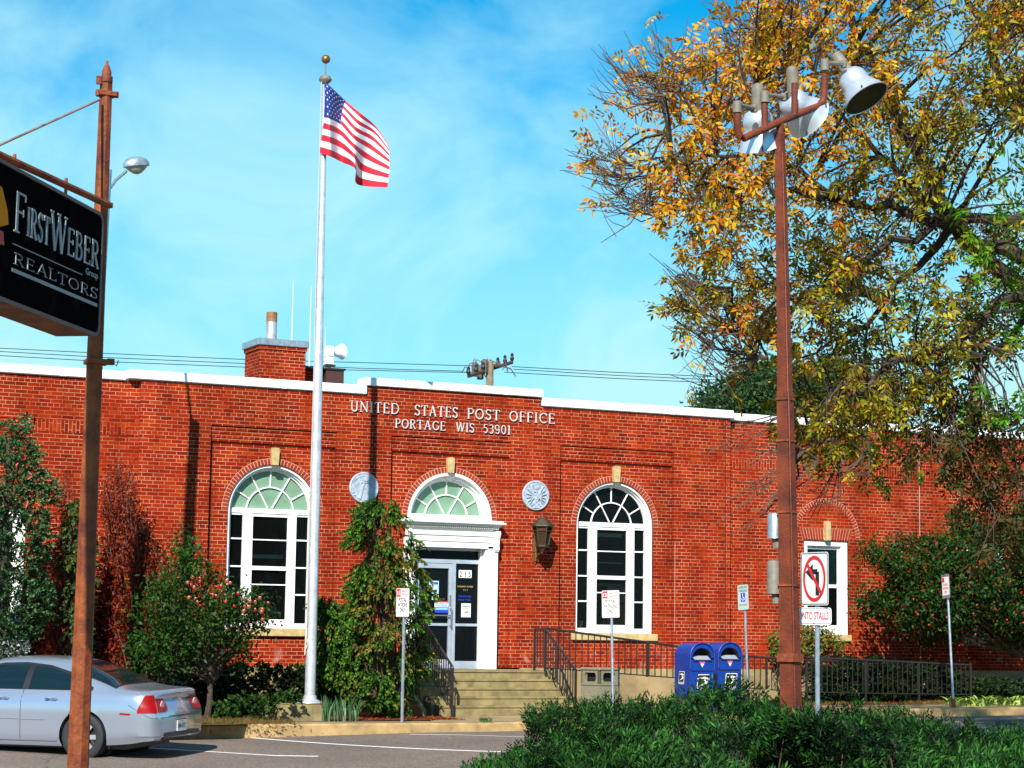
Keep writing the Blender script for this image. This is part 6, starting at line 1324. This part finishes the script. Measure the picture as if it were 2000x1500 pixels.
    orange=pal(n,[(.62,.27,.008),(.55,.17,.006),(.68,.40,.015),(.40,.09,.006),(.60,.38,.015),(.58,.30,.01)]); olive=pal(n,[(.22,.19,.010),(.36,.28,.012),(.12,.09,.008),(.44,.36,.015),(.20,.07,.008),(.15,.17,.01)]); green=pal(n,[(.05,.20,.007),(.08,.28,.010),(.03,.11,.006),(.20,.30,.012)])
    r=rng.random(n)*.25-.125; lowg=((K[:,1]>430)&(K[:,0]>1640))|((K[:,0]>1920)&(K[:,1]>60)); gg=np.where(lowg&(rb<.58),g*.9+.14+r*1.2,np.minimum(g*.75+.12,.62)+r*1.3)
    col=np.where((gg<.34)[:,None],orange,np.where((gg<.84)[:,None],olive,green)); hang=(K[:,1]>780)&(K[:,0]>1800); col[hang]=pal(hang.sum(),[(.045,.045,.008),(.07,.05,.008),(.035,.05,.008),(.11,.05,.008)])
    print('ash leaflets',n)
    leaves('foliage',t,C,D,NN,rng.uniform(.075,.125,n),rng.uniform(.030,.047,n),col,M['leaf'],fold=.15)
autumn()
# ------------------------------------------------------------- silver saloon car
def car():
    fw=Vector((-.739,.673,0)).normalized(); org=Vector((-4.84,-6.90,-.36))
    r=empty('parked_car',tuple(org),0,'silver four door saloon car parked at an angle behind the rusty sign pole','car')
    paint=mat('silver car paint',(.42,.47,.57),.22,metal=.68,coat=.6,var=.04,vs=400); chrome=mat('chrome',(.7,.7,.72),.12,metal=1)
    r.rotation_euler=(R_(-1.4),0,math.atan2(fw.y,fw.x)); I=np.interp
    xs_=[-1.06,-1.04,-1.0,-.92,-.75,-.55,-.40,-.2,0,.35,.7,1.1,1.5,1.9,2.35,2.8,3.3,3.6,3.74]
    topz=[.95,.985,1.00,1.005,1.015,1.035,1.075,1.175,1.265,1.385,1.43,1.445,1.43,1.35,1.12,1.02,.93,.84,.70]
    bltz=[.90,.935,.95,.955,.96,.96,.96,.96,.96,.955,.95,.94,.93,.925,.92,.90,.84,.76,.64]
    wid =[.70,.78,.825,.86,.88,.89,.892,.892,.892,.892,.892,.892,.892,.892,.888,.88,.85,.78,.62]
    botz=[.34,.30,.28,.27,.24,.22,.21,.20,.19,.18,.18,.18,.18,.18,.18,.18,.19,.22,.28]
    def smooth(X,Y_,x):
        i=max(0,min(len(X)-2,int(np.searchsorted(X,x,side='right')-1))); t=(x-X[i])/(X[i+1]-X[i]); m=lambda k:(Y_[min(k+1,len(Y_)-1)]-Y_[max(k-1,0)])/(X[min(k+1,len(X)-1)]-X[max(k-1,0)]+1e-9)
        h=X[i+1]-X[i]; return (2*t**3-3*t*t+1)*Y_[i]+(t**3-2*t*t+t)*h*m(i)+(-2*t**3+3*t*t)*Y_[i+1]+(t**3-t*t)*h*m(i+1)
    def section(x):
        T=smooth(xs_,topz,x);Bz=smooth(xs_,bltz,x);w=smooth(xs_,wid,x);bz=smooth(xs_,botz,x)
        P=[(0,bz),(w*.80,bz),(w*.93,bz+.015),(w*.975,bz+.10),(w*.985,.36),(w*.99,.44),(w*.992,.56),(w*1.0,.66),(w*.995,.76),(w*.975,.86),(w*.945,Bz-.03),(w*.915,Bz)]
        h=T-Bz
        # greenhouse
        yb=w*.90; g=min(1,h/.45)
        for k in range(1,15):
            a=k/14*PI/2; c,s=math.cos(a),math.sin(a); z=Bz+h*(s**.75 if g>.3 else s**.9); yy=yb*(1-.27*g*((z-Bz)/max(h,.01)))*(c**(.42) if c>0 else 0); P.append((yy,z+.0))
        P[-1]=(0,T); return P
    X=sorted(set([round(v,3) for v in np.concatenate([np.arange(-1.06,-.9,.02),np.arange(-.9,3.7,.07),np.arange(3.6,3.741,.02)])]))
    # rounded tail: extra stations pulled in
    V=[];F=[];S=[section(x) for x in X]
    def pull(x,p):
        y,z=p; k=0
        # the tail face leans: the bumper sticks out further than the boot lid
        t=max(0,min(1,(-.80-x)/.26)); dx=-.10*t*max(0,min(1,(.86-z)/.16)) ; dx+= -.025*t*math.exp(-((z-1.06)/.025)**2)
        dx+= .13*t*(abs(y)/.86)**5
        return x+dx
    m=len(S[0])
    for x,P in zip(X,S):
        full=[(-y,z) for y,z in P[1:-1]][::-1]
        loop=P+full
        V+=[(pull(x,(y,z)),y,z) for y,z in loop]
    n=2*m-2
    for i in range(len(X)-1):
        for k in range(n): j=(k+1)%n; F.append((i*n+k,i*n+j,i*n+n+j,i*n+n+k))
    # tail cap: strips between left and right halves
    def cap(o,flip):
        for k in range(0,m-1):
            a,bq=o+k,o+k+1; a2=o+(n-k)%n; b2=o+(n-k-1)%n
            f=[a,bq,b2,a2]; f=[q for i,q in enumerate(f) if q not in f[:i]]
            if len(f)>2: F.append(tuple(f if not flip else f[::-1]))
    cap(0,True); cap((len(X)-1)*n,False)
    me=bpy.data.meshes.new('body'); me.from_pydata(V,[],F); me.update()
    tmp=bpy.data.objects.new('tmp',me); COL.objects.link(tmp)
    import bmesh
    bm=bmesh.new(); bm.from_mesh(me); bmesh.ops.recalc_face_normals(bm,faces=bm.faces); bm.to_mesh(me); bm.free()
    cuts=[]
    for wx in (0,2.85):
        for sy in (-1,1):
            b=MB(); Mx=Matrix.Translation((wx,sy*1.05,.345))@Matrix.Rotation(PI/2,4,'X'); b.lathe([(.375,-.40),(.375,.40)],40,(0,0,0),None,Mx,smooth=False); c=b.build('cut'); cuts.append(c)
            bm=bmesh.new(); bm.from_mesh(c.data); bmesh.ops.recalc_face_normals(bm,faces=bm.faces); bm.to_mesh(c.data); bm.free()
            md=tmp.modifiers.new('b','BOOLEAN'); md.object=c; md.operation='DIFFERENCE'; md.solver='EXACT'
    dg=bpy.context.evaluated_depsgraph_get(); bme=bpy.data.meshes.new_from_object(tmp.evaluated_get(dg))
    for c in cuts: bpy.data.objects.remove(c)
    bpy.data.objects.remove(tmp)
    bme.materials.clear(); bme.materials.append(paint)
    for p in bme.polygons: p.use_smooth=True
    try: bme.set_sharp_from_angle(angle=R_(38))
    except Exception: pass
    bo=bpy.data.objects.new('body',bme); COL.objects.link(bo); bo.parent=r
    bvh=BVHTree.FromPolygons([v.co for v in me.vertices],[p.vertices for p in me.polygons])
    def shell(name,corner_fn,axis,dist,m_,nu=16,nv=10,off=.006,thick=True,parent=r):
        """patch projected on the body: corner_fn(s,t)->(a,b); axis Y+ , X- or Z"""
        V=[];ok=True
        for j in range(nv+1):
            for i in range(nu+1):
                a,c=corner_fn(i/nu,j/nv)
                if axis=='Y': o_=Vector((a,2,c)); d=Vector((0,-1,0))
                elif axis=='y': o_=Vector((a,-2,c)); d=Vector((0,1,0))
                elif axis=='X': o_=Vector((-3,a,c)); d=Vector((1,0,0))
                else: o_=Vector((a,c,3)); d=Vector((0,0,-1))
                h=bvh.ray_cast(o_,d)
                if h[0] is None: V.append(V[-1] if V else (0,0,0)); continue
                nrm=h[1] if h[1].dot(d)<0 else -h[1]; V.append(tuple(h[0]+nrm*off-d*off*.3))
        F=[(j*(nu+1)+i,j*(nu+1)+i+1,(j+1)*(nu+1)+i+1,(j+1)*(nu+1)+i) for j in range(nv) for i in range(nu)]
        b=MB(); b.add(V,F,None,True); return b.build(name,m_,parent,keep=True)
    glass=mat('tinted car glass',(.004,.012,.016),.05,spec=.6); trim=mat('black car trim',(.012,.012,.014),.4)
    up=lambda x:float(I(x,[-.10,.1,.35,.7,1.1,1.5,1.9,2.2],[1.01,1.10,1.22,1.305,1.34,1.325,1.22,1.05]))
    for ax in 'Yy':
        shell('window_surround',lambda s,t:(( -.10+2.25*s),.985+t*(up(-.10+2.25*s)+.022-.985)),ax,0,trim,40,8,.004)
        for (x0,x1) in ((-.04,.13),(.16,.93),(1.03,2.05)):
            o=shell('side_window',lambda s,t:(x0+(x1-x0)*s,0.993+t*(up(x0+(x1-x0)*s)-.012-.993)),ax,0,glass,20,8,.007)
        def seam(pts,w=.008):
            P=[];
            for (x,z) in pts:
                h=bvh.ray_cast(Vector((x,2 if ax=='Y' else -2,z)),Vector((0,-1 if ax=='Y' else 1,0)))
                if h[0]: P.append(h[0]+Vector((0,.001 if ax=='Y' else -.001,0)))
            b=MB(); b.tube(P,w/2,4,cap=False); return b
        sb=MB()
        for pts in ([(1.0,z) for z in np.linspace(.26,1.0,14)],[(x,z) for x,z in zip([.42,.36,.34,.30,.22,.16,.12,.08],[.27,.34,.42,.52,.66,.80,.92,1.0])],[(x,.262) for x in np.linspace(.42,2.1,12)],[(2.15,z) for z in np.linspace(.27,.98,10)],[(x,z) for x,z in zip(np.linspace(-1.02,-.70,8),np.linspace(.62,.80,8))]):
            q=seam(pts); sb.add(q.v,q.f)
        sb.build('door_seam',trim,r,keep=True)
        sb=MB(); q=seam([(x,.56+.01*x) for x in np.linspace(.62,2.0,14)],.018); sb.add(q.v,q.f); sb.build('side_moulding',paint,r,keep=True)
        for hx in (.52,1.30):
            h=bvh.ray_cast(Vector((hx,2 if ax=='Y' else -2,.86)),Vector((0,-1 if ax=='Y' else 1,0)))[0]; s=1 if ax=='Y' else -1; b=MB()
            b.tube([h+Vector((-.1,s*.002,0)),h+Vector((-.07,s*.03,.004)),h+Vector((.07,s*.03,.004)),h+Vector((.1,s*.002,0))],[.012,.016,.016,.012],8); b.build('door_handle',chrome if False else paint,r,keep=True)
        sm=MB(); shell('side_marker',lambda s,t:(-.74+.16*s,.655+.026*t+.006*s),ax,0,M['tail'],6,2,.004)
        s=1 if ax=='Y' else -1; b=MB(); Mx=Matrix.Translation((1.95,s*.98,1.03)); b.lathe([(.001,-.07),(.05,-.06),(.07,0),(.05,.06),(.001,.07)],12,(0,0,0),None,Mx@Matrix.Scale(1.4,4,(0,1,0))); b.build('wing_mirror',paint,r,keep=True)
    shell('rear_window',lambda s,t:(-.41+.72*t,(s-.5)*2*(.68-.12*t)),'Z',0,glass,20,14,.006)
    shell('rear_window_trim',lambda s,t:(-.44+.79*t,(s-.5)*2*(.72-.12*t)),'Z',0,trim,20,14,.003)
    shell('windscreen',lambda s,t:(1.62+.66*t,(s-.5)*2*(.60+.12*t)),'Z',0,glass,16,12,.006)
    def polar(name,fn,s,m_,nu=14,nv=12,off=.008):   # fn(a,t) -> (angle from straight back, height); rays towards a post inside the corner
        V=[]; c=Vector((-.45,s*.30,0))
        for j in range(nv+1):
            for i in range(nu+1):
                th,z=fn(i/nu,j/nv); d=Vector((-math.cos(R_(th)),s*math.sin(R_(th)),0)); o_=c+d*2+Vector((0,0,z)); h=bvh.ray_cast(o_,-d)
                V.append(tuple(h[0]+d*off) if h[0] else tuple(c+d*.6+Vector((0,0,z))))
        F=[(j*(nu+1)+i,j*(nu+1)+i+1,(j+1)*(nu+1)+i+1,(j+1)*(nu+1)+i) for j in range(nv) for i in range(nu)]
        b=MB(); b.add(V,F,None,True); return b.build(name,m_,r,keep=True)
    for s in (1,-1):
        polar('tail_light',lambda a,t:(34+(22-10*t**1.6)*a,.685+.25*t),s,M['tail'])
        polar('tail_light',lambda a,t:(33-(24-7*abs(2*t-1)**3)*a,.695+.185*t),s,M['tail2'])
        th=R_(21); d=Vector((-math.cos(th),s*math.sin(th),0)); h=bvh.ray_cast(Vector((-.45,s*.30,.785))+d*2,-d)[0]
        b=MB(); b.lathe([(.068,0),(.06,.010),(.001,.016)],18,(0,0,0),None,Matrix.Translation(h+d*.008)@Matrix.Rotation(-PI/2,4,'Y')@Matrix.Scale(1.0,4)); b.build('reversing_lamp',mat('lamp clear',(.6,.3,.3),.15,coat=1),r,keep=True)
    b=MB()
    for y0_,z0_,y1_,z1_ in ((-.40,.63,.40,.63),):
        P=[]
        for k in range(15):
            h=bvh.ray_cast(Vector((-3,y0_+(y1_-y0_)*k/14,z0_)),Vector((1,0,0)))[0]; P.append(h+Vector((-.001,0,0)))
        b.tube(P,.005,4,cap=False)
    P=[]
    for k in range(25):
        h=bvh.ray_cast(Vector((-3,-.80+1.6*k/24,.615)),Vector((1,0,0)))[0]; P.append(h+Vector((-.001,0,0)))
    b.tube(P,.005,4,cap=False); b.build('boot_seam',trim,r,keep=True)
    hx=bvh.ray_cast(Vector((-3,0,.48)),Vector((1,0,0)))[0].x
    b=MB(); Mp=Matrix(((0,0,0,0),)*4); Mp=Matrix(((0,1,0,hx-.018),(-1,0,0,0),(0,0,1,0),(0,0,0,1)))
    b.prism(rrect(-.152,.152,.40,.555,.01),0,.012,mat('plate white',(.6,.62,.62),.5),Mp); put_text(b,'804-FXT',0,.445,.065,-.001,M['ink'],w=.25,M=Mp); put_text(b,'WISCONSIN',0,.530,.014,-.001,M['red'],w=.12,M=Mp); b.prism(rrect(-.165,.165,.385,.57,.012),.0125,.018,trim,Mp); b.build('number_plate',None,r,keep=True)
    hx=bvh.ray_cast(Vector((-3,0,.86)),Vector((1,0,0)))[0].x
    b=MB(); Mp=Matrix(((0,1,0,hx-.010),(-1,0,0,0),(0,0,1,0),(0,0,0,1))); b.prism([(-.085,.835),(-.035,.835),(-.035,.818),(.035,.818),(.028,.835),(.085,.835),(.07,.872),(.03,.872),(.03,.89),(-.028,.89),(-.033,.872),(-.075,.872)],0,.008,mat('gold badge',(.5,.36,.12),.35,metal=.6),Mp); b.build('badge',None,r,keep=True)
    shell('bumper_valance',lambda s,t:((s-.5)*1.30*(1-.12*t),.285+.115*t),'X',0,trim,16,4,.006)
    b=MB(); b.tube([(1.0-.6,-.05,1.40),(.36,-.05,1.45)],.01,5); b.box(.36,.52,-.065,-.035,1.37,1.425); b.build('aerial',trim,r,keep=True)
    b=MB(); b.box(-.6,3.5,-.70,.70,.16,.30); b.build('underbody',trim,r,keep=True)
    b=MB()
    for wx in (0,2.85): b.lathe([(.40,-.62),(.40,.62)],24,(0,0,0),None,Matrix.Translation((wx,0,.36))@Matrix.Rotation(PI/2,4,'X'))
    b.build('wheel_well',trim,r,keep=True)
    tyre=mat('tyre rubber',(.016,.016,.018),.75,bump=.2); alloy=mat('alloy wheel',(.55,.56,.6),.3,metal=.7)
    for wx in (0,2.85):
        for s in (-1,1):
            w=bpy.data.objects.new('wheel',None); COL.objects.link(w); w.parent=r; w.location=(wx,s*.79,.335)
            Mx=Matrix.Rotation(-s*PI/2,4,'X'); b=MB(); b.lathe([(.21,-.105),(.30,-.11),(.328,-.09),(.335,-.04),(.335,.04),(.328,.09),(.30,.11),(.225,.105),(.21,.09)],36,(0,0,0),None,Mx,cap=False); b.build('tyre',tyre,w,keep=True)
            b=MB(); b.lathe([(.225,.104),(.215,.085),(.20,.05),(.20,-.09)],36,(0,0,0),None,Mx,cap=False)
            for k in range(7):
                a=k*2*PI/7; c_,s_=math.cos(a),math.sin(a); b.prism([(.045*c_-.028*s_,.045*s_+.028*c_),(.045*c_+.028*s_,.045*s_-.028*c_),(.212*c_+.034*s_,.212*s_-.034*c_),(.212*c_-.034*s_,.212*s_+.034*c_)],-.09,-.06,None,Matrix.Rotation(PI if s>0 else 0,4,'Z'))
            b.lathe([(.07,.06),(.07,.088),(.04,.098),(.001,.10)],16,(0,0,0),None,Mx); b.build('rim',alloy,w,keep=True)
            b=MB(); b.lathe([(.19,.03),(.001,.03)],24,(0,0,0),None,Mx,cap=False); b.build('brake_disc',trim,w,keep=True)
M['tail']=mat('tail lamp red',(.26,.002,.003),.35,spec=.3); M['tail2']=mat('tail lamp inner red',(.30,.008,.010),.35,spec=.3)
car()
